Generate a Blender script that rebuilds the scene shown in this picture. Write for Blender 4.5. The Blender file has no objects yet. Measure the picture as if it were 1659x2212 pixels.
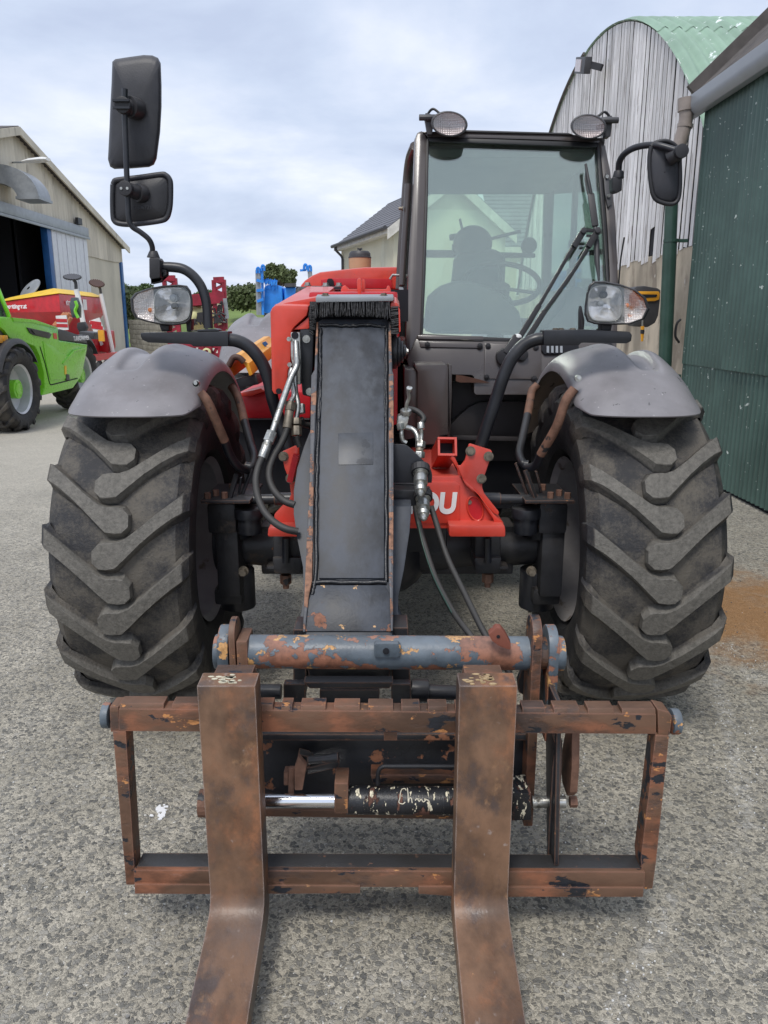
import bpy, math, random
from math import sin, cos, pi, radians as R, atan2, sqrt
from mathutils import Vector as V, Matrix
random.seed(7)
S = bpy.context.scene
COL = S.collection
# ---------------------------------------------------------------- camera
PITCH = R(14.0); CS, SN = cos(PITCH), sin(PITCH); FPX = 1661.0; CAMH = 1.48
cd = bpy.data.cameras.new("camera"); cam = bpy.data.objects.new("camera", cd); COL.objects.link(cam)
cd.sensor_fit = 'HORIZONTAL'; cd.sensor_width = 36; cd.lens = 36*FPX/1659
cd.clip_start = .05; cd.clip_end = 2000
cam.location = (0, 0, CAMH); cam.rotation_euler = (R(90)-PITCH, 0, 0)
S.camera = cam
# ---------------------------------------------------------------- world / light
W = bpy.data.worlds.new("World"); S.world = W; W.use_nodes = True
nt = W.node_tree; nt.nodes.clear()
def wn(t, **k):
    n = nt.nodes.new(t)
    for a, b in k.items(): setattr(n, a, b)
    return n
SUN_EL, SUN_AZ = 58, 200      # azimuth the light comes from, clockwise from +Y
out = wn('ShaderNodeOutputWorld'); bg = wn('ShaderNodeBackground'); bg.inputs[1].default_value = .1
sky = wn('ShaderNodeTexSky', sky_type='NISHITA', sun_disc=False, sun_elevation=R(SUN_EL), sun_rotation=R(SUN_AZ), air_density=1.2, dust_density=1.5)
tc = wn('ShaderNodeTexCoord'); sep = wn('ShaderNodeSeparateXYZ'); nt.links.new(tc.outputs['Generated'], sep.inputs[0])
def wm(op, a, b=None, clamp=False):
    n = wn('ShaderNodeMath', operation=op); n.use_clamp = clamp
    for i, x in enumerate((a, b)):
        if x is None: continue
        if isinstance(x, (int, float)): n.inputs[i].default_value = x
        else: nt.links.new(x, n.inputs[i])
    return n.outputs[0]
zz = wm('ADD', wm('MAXIMUM', sep.outputs[2], 0.0), .16)
comb = wn('ShaderNodeCombineXYZ')
nt.links.new(wm('DIVIDE', sep.outputs[0], zz), comb.inputs[0]); nt.links.new(wm('DIVIDE', sep.outputs[1], zz), comb.inputs[1])
comb.inputs[2].default_value = 3.7
def wnoise(scale, detail, rough=.5, dist=0.):
    n = wn('ShaderNodeTexNoise'); n.inputs['Scale'].default_value = scale; n.inputs['Detail'].default_value = detail
    n.inputs['Roughness'].default_value = rough; n.inputs['Distortion'].default_value = dist
    nt.links.new(comb.outputs[0], n.inputs['Vector']); return n.outputs[0]
def wramp(src, stops):
    n = wn('ShaderNodeValToRGB'); e = n.color_ramp.elements
    while len(e) < len(stops): e.new(.5)
    for el, (p, c) in zip(e, stops): el.position = p; el.color = (*c, 1)
    nt.links.new(src, n.inputs[0]); return n.outputs[0]
n1 = wnoise(1.35, 8, .56, .2)
cloud = wramp(n1, [(.30, (4.2, 4.8, 6.2)), (.42, (4.8, 5.45, 6.8)), (.52, (5.5, 6.05, 7.25)), (.62, (6.4, 6.8, 7.75)), (.74, (7.7, 7.9, 8.5))])
n2 = wnoise(1.0, 4, .5)
gap = wramp(n2, [(.66, (0, 0, 0)), (.76, (1, 1, 1))])
mx = wn('ShaderNodeMix', data_type='RGBA'); nt.links.new(gap, mx.inputs[0]); nt.links.new(cloud, mx.inputs[6]); nt.links.new(sky.outputs[0], mx.inputs[7])
mxx = wn('ShaderNodeMix', data_type='RGBA'); mxx.inputs[0].default_value = .08
nt.links.new(mx.outputs[2], mxx.inputs[6]); nt.links.new(sky.outputs[0], mxx.inputs[7])
nt.links.new(mxx.outputs[2], bg.inputs[0]); nt.links.new(bg.outputs[0], out.inputs[0])
ld = bpy.data.lights.new("sun", 'SUN'); ld.energy = 1.5; ld.angle = R(16); ld.color = (1, .96, .9)
sun = bpy.data.objects.new("sun", ld); COL.objects.link(sun)
sd = V((sin(R(SUN_AZ))*cos(R(SUN_EL)), cos(R(SUN_AZ))*cos(R(SUN_EL)), sin(R(SUN_EL))))
sun.rotation_euler = sd.to_track_quat('Z', 'Y').to_euler(); sun.location = sd*30
vs_ = S.view_settings; vs_.view_transform = 'Standard'; vs_.look = 'None'; vs_.exposure = .5; vs_.gamma = 1
vs_.use_curve_mapping = False
S.render.engine = 'CYCLES'
try: S.cycles.max_bounces = 8; S.cycles.transparent_max_bounces = 16; S.cycles.use_denoising = True
except Exception: pass
# ---------------------------------------------------------------- measuring: a photograph pixel at a known distance -> place
def ray(px, py):
    a = (px-829.5)/FPX; b = (1106-py)/FPX
    return V((a, CS+b*SN, b*CS-SN))
def P(px, py, Y):
    d = ray(px, py); return V((0, 0, CAMH))+d*(Y/d.y)
def PX(px, py, X):
    d = ray(px, py); return V((0, 0, CAMH))+d*(X/d.x)
def PZ(px, py, z):
    d = ray(px, py); return V((0, 0, CAMH))+d*((z-CAMH)/d.z)
ZM = {'5b': (380.2, 777.7, .2344), '4b': (829.5, 708.5, .2292), '1b': (328.4, 553, .2083), '2b': (0, 553, .1797), '3b': (674, 397.5, .1563),
      '6b': (553, 1348, .2396), '7b': (1002.3, 1296, .3125), '8b': (207.4, 86.4, .2343), '1a': (0, 242, .375), '2a': (553, 518.5, .25),
      '3a': (846.8, 207.4, .3229), '4a': (1175, 0, .3126), '5a': (1279, 518.5, .2735), 'L': (69, 725.8, .3672), 'R': (1002, 708.5, .3958),
      'M': (553, 907, .3438), 'C': (414.8, 1296, .5209), 'FL': (172.8, 1469, .4167), 'FR': (864, 1469, .4167), 'd': (0, 0, 1)}
def q(k, x, y):
    o = ZM[k]; return o[0]+o[2]*x, o[1]+o[2]*y
def T(k, pts, Y=None, X=None):
    r = []
    for p in pts:
        u, v = q(k, p[0], p[1])
        y = p[2] if len(p) > 2 else Y
        r.append(PX(u, v, X) if X is not None else P(u, v, y(v) if callable(y) else y))
    return r
# ---------------------------------------------------------------- materials
def newmat(name):
    m = bpy.data.materials.new(name); m.use_nodes = True; t = m.node_tree; t.nodes.clear()
    return m, t
class NT:
    def __init__(s, t): s.t = t
    def n(s, ty, **k):
        x = s.t.nodes.new(ty)
        for a, b in k.items(): setattr(x, a, b)
        return x
    def l(s, a, b): s.t.links.new(a, b)
    def set(s, inp, v):
        if isinstance(v, (int, float)): inp.default_value = v
        elif isinstance(v, (tuple, list)): inp.default_value = (*v, 1) if len(v) == 3 and inp.type == 'RGBA' else v
        else: s.l(v, inp)
    def math(s, op, a, b=None, c=None, clamp=False):
        x = s.n('ShaderNodeMath', operation=op); x.use_clamp = clamp
        for i, y in enumerate((a, b, c)):
            if y is not None: s.set(x.inputs[i], y)
        return x.outputs[0]
    def mix(s, f, a, b, blend='MIX'):
        x = s.n('ShaderNodeMix', data_type='RGBA', blend_type=blend)
        s.set(x.inputs[0], f); s.set(x.inputs[6], a); s.set(x.inputs[7], b); return x.outputs[2]
    def noise(s, co, scale, detail=4, rough=.55, dist=0, col=False):
        x = s.n('ShaderNodeTexNoise'); s.l(co, x.inputs['Vector'])
        for k, v in (('Scale', scale), ('Detail', detail), ('Roughness', rough), ('Distortion', dist)): x.inputs[k].default_value = v
        return x.outputs[1 if col else 0]
    def voro(s, co, scale, feature='F1', out=0, rnd=1.0):
        x = s.n('ShaderNodeTexVoronoi', feature=feature); s.l(co, x.inputs['Vector'])
        x.inputs['Scale'].default_value = scale; x.inputs['Randomness'].default_value = rnd
        return x.outputs[out]
    def smooth(s, v, lo, hi):
        x = s.n('ShaderNodeMapRange', interpolation_type='SMOOTHSTEP'); s.set(x.inputs[0], v)
        x.inputs[1].default_value = lo; x.inputs[2].default_value = hi; return x.outputs[0]
    def coord(s, stretch=(1, 1, 1), rand=False):
        tc = s.n('ShaderNodeTexCoord'); mp = s.n('ShaderNodeMapping'); s.l(tc.outputs['Object'], mp.inputs[0])
        mp.inputs['Scale'].default_value = stretch; o = mp.outputs[0]
        if rand:
            oi = s.n('ShaderNodeObjectInfo'); va = s.n('ShaderNodeVectorMath', operation='ADD'); s.l(o, va.inputs[0])
            s.l(s.math('MULTIPLY', oi.outputs['Random'], 50.), va.inputs[1]); o = va.outputs[0]
        return o
def MAT(name, c, rough=.5, metal=0., var=.12, vs=6., layers=(), bump=.15, bs=60., stretch=(1, 1, 1), rand=False, tint=0., edge=None, coat=0., dust=None, spec=.5):
    """paint or bare material; layers = (colour, scale, threshold, softness, roughness, detail) grown over it by noise"""
    m, t = newmat(name); N = NT(t); co = N.coord(stretch, rand)
    bs_ = N.n('ShaderNodeBsdfPrincipled'); o = N.n('ShaderNodeOutputMaterial'); N.l(bs_.outputs[0], o.inputs[0])
    big = N.noise(co, vs, 5, .6)
    col = N.mix(N.smooth(big, .3, .7), tuple(x*(1-var) for x in c), tuple(min(1, x*(1+var)) for x in c))
    if tint:
        oi = N.n('ShaderNodeObjectInfo'); f = N.math('ADD', N.math('MULTIPLY', oi.outputs['Random'], tint), 1-tint/2)
        cc = N.n('ShaderNodeVectorMath', operation='SCALE'); N.l(col, cc.inputs[0]); N.l(f, cc.inputs['Scale']); col = cc.outputs[0]
    ro = N.math('ADD', N.math('MULTIPLY', big, .22), rough-.11)
    h = N.math('MULTIPLY', N.noise(co, bs, 4, .6), .5)
    k = 0
    for L in layers:
        lc, sc, th, sf, lr = L[:5]; det = L[5] if len(L) > 5 else 8
        off = N.n('ShaderNodeVectorMath', operation='ADD'); N.l(co, off.inputs[0]); off.inputs[1].default_value = (3.1*k+1, 7.7*k, 1.3*k); k += 1
        nz = N.noise(off.outputs[0], sc, det, .62); msk = N.smooth(nz, th, th+sf)
        lv = N.noise(off.outputs[0], sc*4, 5, .6)
        lcol = N.mix(N.smooth(lv, .3, .7), tuple(x*.62 for x in lc), tuple(min(1, x*1.35) for x in lc))
        col = N.mix(msk, col, lcol); ro = N.math('ADD', N.math('MULTIPLY', N.math('SUBTRACT', lr, ro), msk), ro)
        h = N.math('SUBTRACT', h, N.math('MULTIPLY', msk, .8))
    if edge:
        ec, er = edge
        bv = N.n('ShaderNodeBevel'); bv.samples = 4; bv.inputs[0].default_value = er
        g = N.n('ShaderNodeNewGeometry'); dt = N.n('ShaderNodeVectorMath', operation='DOT_PRODUCT'); N.l(bv.outputs[0], dt.inputs[0]); N.l(g.outputs['Normal'], dt.inputs[1])
        e = N.math('SUBTRACT', 1., dt.outputs['Value']); e = N.math('ADD', e, N.math('MULTIPLY', N.math('SUBTRACT', N.noise(co, 40, 5, .6), .56), .5))
        msk = N.smooth(e, .04, .12); col = N.mix(msk, col, ec); ro = N.math('ADD', N.math('MULTIPLY', N.math('SUBTRACT', .8, ro), msk), ro)
    if dust:
        dc, amt = dust; g = N.n('ShaderNodeNewGeometry'); sp = N.n('ShaderNodeSeparateXYZ'); N.l(g.outputs['Normal'], sp.inputs[0])
        f = N.math('MULTIPLY', N.smooth(N.math('ADD', sp.outputs[2], N.math('SUBTRACT', N.noise(co, 9, 6, .65), .45)), -.2, 1.0), amt, clamp=True)
        col = N.mix(f, col, dc); ro = N.math('ADD', ro, N.math('MULTIPLY', f, .3))
    N.set(bs_.inputs['Base Color'], col); N.set(bs_.inputs['Roughness'], N.math('MAXIMUM', ro, .05)); bs_.inputs['Metallic'].default_value = metal
    bs_.inputs['Coat Weight'].default_value = coat; bs_.inputs['Coat Roughness'].default_value = .12; bs_.inputs['Specular IOR Level'].default_value = spec
    if bump:
        b = N.n('ShaderNodeBump'); b.inputs['Strength'].default_value = bump; b.inputs['Distance'].default_value = .004
        N.l(h, b.inputs['Height']); N.l(b.outputs[0], bs_.inputs['Normal'])
    return m
RUST = (.20, .085, .045); ORR = (.42, .19, .07); DUST = (.30, .27, .23)
m_black = MAT('black_paint', (.016, .018, .024), .36, var=.3, dust=(DUST, .10))
m_plastic = MAT('black_plastic', (.022, .022, .026), .48, var=.2, bump=.25, bs=300, dust=(DUST, .07))
m_mirror = MAT('mirror_shell_plastic', (.030, .031, .038), .45, var=.35, vs=5, bump=.25, bs=250, dust=(DUST, .12))
m_boom = MAT('boom_charcoal_paint', (.034, .040, .052), .46, var=.55, vs=14, bump=.08, bs=90, spec=.35, stretch=(1, 1, .35),
             layers=(((.055, .062, .074), 5, .50, .2, .55), (RUST, 22, .715, .02, .85), ((.50, .48, .42), 42, .755, .015, .6)), dust=((.33, .32, .31), .05))
m_lower = MAT('lower_head_paint', (.036, .042, .054), .44, var=.5, vs=10, bump=.25, bs=90, spec=.35, layers=(((.24, .115, .075), 9, .585, .015, .85), ((.50, .32, .17), 20, .64, .02, .85)))
m_boomdark = MAT('boom_dark_paint', (.022, .024, .03), .45, var=.3, layers=((RUST, 9, .60, .03, .85),), edge=((.22, .10, .06), .008))
m_rimline = MAT('weld_bead_black', (.010, .011, .014), .35, bump=.6, bs=120)
m_red = MAT('red_paint', (.66, .055, .032), .34, var=.12, vs=5, layers=(((.40, .05, .04), 4, .52, .2, .5), ((.12, .06, .045), 18, .69, .02, .8)), coat=.25, dust=((.45, .2, .16), .22))
m_redbg = MAT('red_machine_paint', (.50, .012, .02), .4, var=.15, coat=.2)
m_dred = MAT('dark_red_paint', (.28, .015, .035), .5, var=.25, vs=4)
m_fender = MAT('grey_fender_plastic', (.215, .205, .215), .38, var=.20, vs=5, bump=.12, bs=220, layers=(((.07, .07, .075), 26, .665, .02, .6), ((.33, .32, .32), 44, .65, .05, .5), ((.14, .13, .135), 3.5, .56, .16, .5)), dust=((.30, .28, .27), .12))
m_cab = MAT('brown_grey_cab_paint', (.064, .053, .051), .30, var=.08, vs=3, coat=.35, bump=.04, dust=((.22, .2, .18), .10))
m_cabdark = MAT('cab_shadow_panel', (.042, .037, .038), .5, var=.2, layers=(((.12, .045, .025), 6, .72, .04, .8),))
m_rubberseal = MAT('rubber_seal', (.012, .012, .014), .5)
m_hose = MAT('hose_rubber', (.020, .020, .021), .55, var=.25, bump=.4, bs=300, dust=(DUST, .10))
m_zinc = MAT('zinc_fitting', (.50, .50, .47), .34, metal=.85, var=.25, vs=20, bump=.3, bs=150, layers=(((.13, .12, .10), 30, .55, .15, .7),))
m_bolt = MAT('dull_bolt_steel', (.22, .19, .15), .5, metal=.5, var=.4, vs=30)
m_chrome = MAT('chrome_rod', (.85, .86, .88), .10, metal=1., var=.02, bump=.02)
m_rust = MAT('fork_rust_steel', (.155, .086, .050), .42, var=.45, vs=9, bump=.3, bs=90, stretch=(1.1, .75, .75), spec=.6,
             layers=(((.245, .100, .044), 5, .45, .22, .6), ((.062, .043, .037), 8, .50, .16, .36), ((.10, .075, .065), 2.2, .50, .2, .4), ((.30, .165, .08), 8, .60, .14, .75), ((.05, .04, .038), 20, .66, .06, .5), ((.42, .22, .10), 30, .70, .04, .8), ((.30, .28, .26), 34, .76, .02, .6)), edge=((.34, .28, .25), .005))
m_rustbar = MAT('carriage_rust_paint', (.125, .068, .042), .56, var=.4, vs=8, bump=.35, bs=80, stretch=(.5, 1, 1),
                layers=(((.21, .085, .045), 6, .48, .15, .7), ((.070, .045, .036), 9, .53, .10, .5), ((.016, .018, .024), 18, .58, .012, .4), (ORR, 28, .63, .02, .85), ((.46, .24, .10), 40, .68, .03, .8)), edge=((.26, .13, .09), .006))
m_blackrust = MAT('black_paint_chipped', (.018, .020, .025), .36, var=.3, bump=.45, bs=80,
                  layers=((RUST, 8, .635, .02, .85), (ORR, 20, .70, .02, .85)), edge=((.20, .10, .06), .007), dust=(DUST, .08))
m_tube = MAT('blue_grey_tube_paint', (.095, .122, .148), .38, var=.35, vs=9, bump=.55, bs=70,
             layers=(((.25, .105, .062), 9, .525, .010, .85), ((.50, .27, .10), 19, .60, .015, .85), ((.010, .011, .013), 9, .66, .03, .5), ((.75, .74, .68), 30, .80, .01, .7)), dust=((.4, .4, .4), .15))
m_cyl = MAT('cylinder_flaked_paint', (.016, .017, .020), .38, var=.3, bump=.7, bs=90, stretch=(2.2, 1, 1),
            layers=(((.12, .055, .038), 9, .54, .03, .8), ((.70, .64, .48), 34, .58, .012, .8), ((.60, .52, .38), 60, .65, .02, .8)))
m_lensclr = None
m_white = MAT('white_paint', (.75, .75, .73), .45, var=.06)
m_decal = MAT('white_lettering', (.85, .85, .85), .45, var=.03, bump=0)
m_yellow = MAT('yellow_cover', (.78, .50, .03), .5, var=.08)
m_amber = MAT('amber_yellow_plastic', (.78, .36, .03), .4, var=.1)
m_brown = MAT('brown_edge_trim', (.07, .035, .025), .6)
m_green = MAT('lime_green_paint', (.19, .60, .022), .28, var=.03, coat=.4, bump=0)
m_dgrey = MAT('dark_grey_plastic', (.055, .055, .06), .5, var=.15)
m_steelrim = MAT('silver_rim', (.55, .56, .58), .35, metal=.4, var=.1)
m_rim = MAT('grey_rim', (.30, .29, .30), .5, var=.2, dust=(DUST, .3), layers=(((.10, .075, .06), 8, .6, .1, .8),))
m_blue = MAT('blue_tank_plastic', (.025, .24, .75), .45, var=.12)
m_bluep = MAT('blue_steel_paint', (.015, .09, .26), .45, var=.2, vs=3)
m_ytank = MAT('pale_yellow_tank', (.62, .60, .30), .5, var=.12)
m_tan = MAT('tan_cleaner_body', (.48, .31, .18), .45, var=.06)
m_dark = MAT('dark_interior', (.012, .013, .018), .9, bump=0)  # near-black that stands in for deep shade in gaps, holes and interiors
m_orange_hose = MAT('orange_hose', (.45, .17, .07), .5)
m_galv = MAT('galvanised_metal', (.30, .32, .34), .45, metal=.35, var=.15, vs=4)
m_gutter = MAT('grey_gutter_plastic', (.30, .32, .35), .4, var=.05)
m_pipebr = MAT('weathered_brown_pipe', (.27, .23, .205), .55, var=.2, vs=5)
m_gpipe = MAT('green_downpipe', (.035, .075, .058), .35, var=.15, layers=(((.45, .47, .42), 12, .75, .02, .7),))
m_gsheet = MAT('green_corrugated_sheet', (.070, .122, .106), .40, var=.16, vs=2.2, bump=.06, tint=.14,
               layers=(((.50, .55, .52), 13, .70, .008, .7, 3), ((.55, .60, .56), 30, .72, .008, .7, 2)), rand=True, dust=((.2, .22, .2), .1))
m_plank = MAT('weathered_white_plank', (.72, .70, .70), .8, var=.22, vs=7, bump=.9, bs=40, stretch=(1, 1, .18), rand=True, tint=.35,
              layers=(((.36, .33, .32), 14, .58, .08, .9), ((.09, .08, .08), 26, .72, .03, .9)))
m_conc = MAT('stained_concrete', (.46, .39, .30), .85, var=.35, vs=1.6, bump=.6, bs=30, stretch=(1, 1, .5), layers=(((.22, .18, .14), 2.2, .52, .12, .9), ((.5, .46, .40), 9, .66, .03, .9)))
m_bigconc = MAT('grey_concrete_wall', (.50, .46, .375), .85, var=.14, vs=.9, bump=.3, bs=12, stretch=(1, 1, .35), layers=(((.25, .22, .18), 1.3, .58, .15, .9),))
m_sheetb = MAT('beige_fibre_sheet', (.56, .51, .42), .85, var=.16, vs=1.2, bump=.3, bs=14, stretch=(1, 1, .25), rand=True, tint=.10, layers=(((.24, .21, .17), 1.8, .58, .12, .9),))
m_greysheet = MAT('pale_grey_door_sheet', (.62, .63, .65), .5, var=.06, rand=True)
m_slate = MAT('roof_slate', (.135, .135, .15), .6, var=.15, vs=3, rand=True)
m_render = MAT('cream_render_wall', (.62, .60, .47), .9, var=.07, vs=.8, bump=.6, bs=25, stretch=(1, 1, .4), layers=(((.47, .47, .39), .9, .50, .2, .9),))
m_soffit = MAT('white_soffit', (.62, .60, .55), .6, var=.15)
m_block = MAT('concrete_block', (.33, .31, .26), .9, var=.2, vs=3, bump=.5, bs=20, rand=True, tint=.25)
m_bark = MAT('bark', (.08, .06, .045), .9)
m_leaf = MAT('leaf_green', (.10, .15, .055), .6, var=.35, vs=1.5, tint=.2)
m_leaf2 = MAT('leaf_olive', (.11, .14, .055), .6, var=.35, vs=2.5)
m_rooff = MAT('green_barn_roof', (.25, .37, .28), .6, var=.15, vs=1.2, bump=.1, stretch=(1, 1, 1), rand=True,
              layers=(((.60, .65, .64), 3.2, .60, .04, .7, 9), ((.52, .56, .56), 9, .66, .03, .7)))
m_fibre = MAT('dark_fibre_roof', (.10, .09, .085), .8, var=.2)
def lens_mat(name, c, rough, metal, kind, sc=22, amber=None):
    m, t = newmat(name); N = NT(t); co = N.coord(); b = N.n('ShaderNodeBsdfPrincipled'); o = N.n('ShaderNodeOutputMaterial'); N.l(b.outputs[0], o.inputs[0])
    b.inputs['Metallic'].default_value = metal; b.inputs['Roughness'].default_value = rough; col = c
    if kind == 'facet':
        vd = N.voro(co, sc, out=1); sp = N.n('ShaderNodeSeparateColor'); N.l(vd, sp.inputs[0]); f = sp.outputs[0]
        col = N.mix(f, tuple(x*.75 for x in c), c); h = N.math('ADD', N.voro(co, sc), N.math('MULTIPLY', N.noise(co, 8, 2), 1.5)); st_, d_ = .7, .004
    else:
        w = N.n('ShaderNodeTexWave', bands_direction='X'); N.l(co, w.inputs[0]); w.inputs['Scale'].default_value = sc
        w2 = N.n('ShaderNodeTexWave', bands_direction='Z'); N.l(co, w2.inputs[0]); w2.inputs['Scale'].default_value = sc
        h = N.math('ADD', w.outputs[1], w2.outputs[1]); st_, d_ = .7, .002
        if amber: col = N.mix(N.smooth(N.math('ADD', N.noise(co, 14, 3), 0.), .48, .60), c, amber)
    N.set(b.inputs['Base Color'], col if not isinstance(col, tuple) else (*col, 1))
    bu = N.n('ShaderNodeBump'); bu.inputs['Strength'].default_value = st_; bu.inputs['Distance'].default_value = d_
    N.l(h, bu.inputs['Height']); N.l(bu.outputs[0], b.inputs['Normal']); return m
m_refl = lens_mat('lamp_reflector', (.97, .97, .98), .14, .62, 'facet', 26)
m_ribbed = lens_mat('ribbed_indicator', (.95, .90, .88), .2, .3, 'grid', 40, (.75, .30, .16))
m_worklens = lens_mat('frosted_work_lamp', (.66, .58, .58), .3, .35, 'grid', 30)
m_mirrorglass = MAT('mirror_glass', (.8, .8, .8), .03, metal=1, bump=0, var=0)
def glass(name, tint, refl, dust_haze=.0, gl=.02):
    m, t = newmat(name); N = NT(t); co = N.coord(); o = N.n('ShaderNodeOutputMaterial')
    tr = N.n('ShaderNodeBsdfTransparent'); tr.inputs[0].default_value = (*tint, 1)
    g = N.n('ShaderNodeBsdfGlossy'); g.inputs['Roughness'].default_value = gl; g.inputs[0].default_value = (.93, 1, .98, 1)
    fr = N.n('ShaderNodeFresnel'); fr.inputs[0].default_value = 1.5
    ms = N.n('ShaderNodeMixShader'); N.l(N.math('ADD', fr.outputs[0], refl, clamp=True), ms.inputs[0]); N.l(tr.outputs[0], ms.inputs[1]); N.l(g.outputs[0], ms.inputs[2]); last = ms
    if dust_haze:  # dust film that also paints in the haze of reflected sky
        d = N.n('ShaderNodeBsdfDiffuse'); d.inputs[0].default_value = (.62, .68, .64, 1); m2 = N.n('ShaderNodeMixShader')
        N.l(N.math('MULTIPLY', N.smooth(N.noise(co, 2.4, 5, .6), .2, .8), dust_haze), m2.inputs[0]); N.l(ms.outputs[0], m2.inputs[1]); N.l(d.outputs[0], m2.inputs[2]); last = m2
    N.l(last.outputs[0], o.inputs[0]); return m
m_glass = glass('windscreen_glass', (.90, .98, .90), .15, .07)
m_glass2 = glass('side_window_glass', (.84, .93, .86), .02)
m_lensglass = glass('clear_lamp_glass', (.93, .93, .93), .05)
m_pane = MAT('dark_window_pane', (.05, .07, .07), .08, spec=.9, bump=0)
# rubber with dust caught between the lugs
def tyre_mat():
    m, t = newmat('tyre_rubber'); N = NT(t); co = N.coord(); b = N.n('ShaderNodeBsdfPrincipled'); o = N.n('ShaderNodeOutputMaterial'); N.l(b.outputs[0], o.inputs[0])
    sp = N.n('ShaderNodeSeparateXYZ'); N.l(co, sp.inputs[0])
    r = N.math('SQRT', N.math('ADD', N.math('POWER', sp.outputs[1], 2.), N.math('POWER', sp.outputs[2], 2.)))
    top = N.smooth(r, .596, .606)                                  # worn lug faces
    grit = N.smooth(N.noise(co, 60, 8, .8), .30, .70)
    face = N.mix(grit, (.088, .083, .073), (.185, .172, .150))
    crev = N.mix(N.smooth(N.math('ADD', N.math('MULTIPLY', N.noise(co, 6, 8, .68), .75), N.math('MULTIPLY', N.noise(co, 110, 4, .75), .25)), .40, .60), (.028, .028, .031), (.115, .102, .084))
    side = N.mix(N.smooth(N.noise(co, 7, 6, .6), .5, .75), (.020, .020, .022), (.055, .050, .043))
    base = N.mix(N.smooth(r, .50, .57), side, crev)
    col = N.mix(top, base, face); N.l(col, b.inputs['Base Color'])
    b.inputs['Roughness'].default_value = .62; b.inputs['Specular IOR Level'].default_value = .45
    h = N.math('ADD', N.math('MULTIPLY', N.noise(co, 130, 4, .7), .6), N.math('MULTIPLY', N.noise(co, 22, 5, .6), .7))
    bu = N.n('ShaderNodeBump'); bu.inputs['Strength'].default_value = .8; bu.inputs['Distance'].default_value = .007
    N.l(h, bu.inputs['Height']); N.l(bu.outputs[0], b.inputs['Normal']); return m
m_tyre = tyre_mat()
# ---------------------------------------------------------------- mesh builder
def catmull(pts, n=6):
    pts = [V(p) for p in pts]
    if len(pts) < 3: return pts
    e = [pts[0]*2-pts[1]]+pts+[pts[-1]*2-pts[-2]]; o = []
    for i in range(1, len(e)-2):
        a, b, c, d = e[i-1:i+3]
        for k in range(n):
            t = k/n; o.append(.5*((2*b)+(c-a)*t+(2*a-5*b+4*c-d)*t*t+(3*b-a-3*c+d)*t**3))
    o.append(pts[-1]); return o
def bend(pts, r=.05, n=5):
    """polyline with its inner corners rounded"""
    pts = [V(p) for p in pts]; o = [pts[0]]
    for a, b, c in zip(pts, pts[1:], pts[2:]):
        d1 = (a-b); d2 = (c-b); k = min(r, d1.length*.49, d2.length*.49); p1 = b+d1.normalized()*k; p2 = b+d2.normalized()*k
        for i in range(n+1):
            t = i/n; o.append(p1*(1-t)**2+b*2*t*(1-t)+p2*t*t)
    o.append(pts[-1]); return o
def arc2(cx, cy, rx, ry, a0, a1, n=8):
    return [(cx+rx*cos(R(a0+(a1-a0)*i/n)), cy+ry*sin(R(a0+(a1-a0)*i/n))) for i in range(n+1)]
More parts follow.
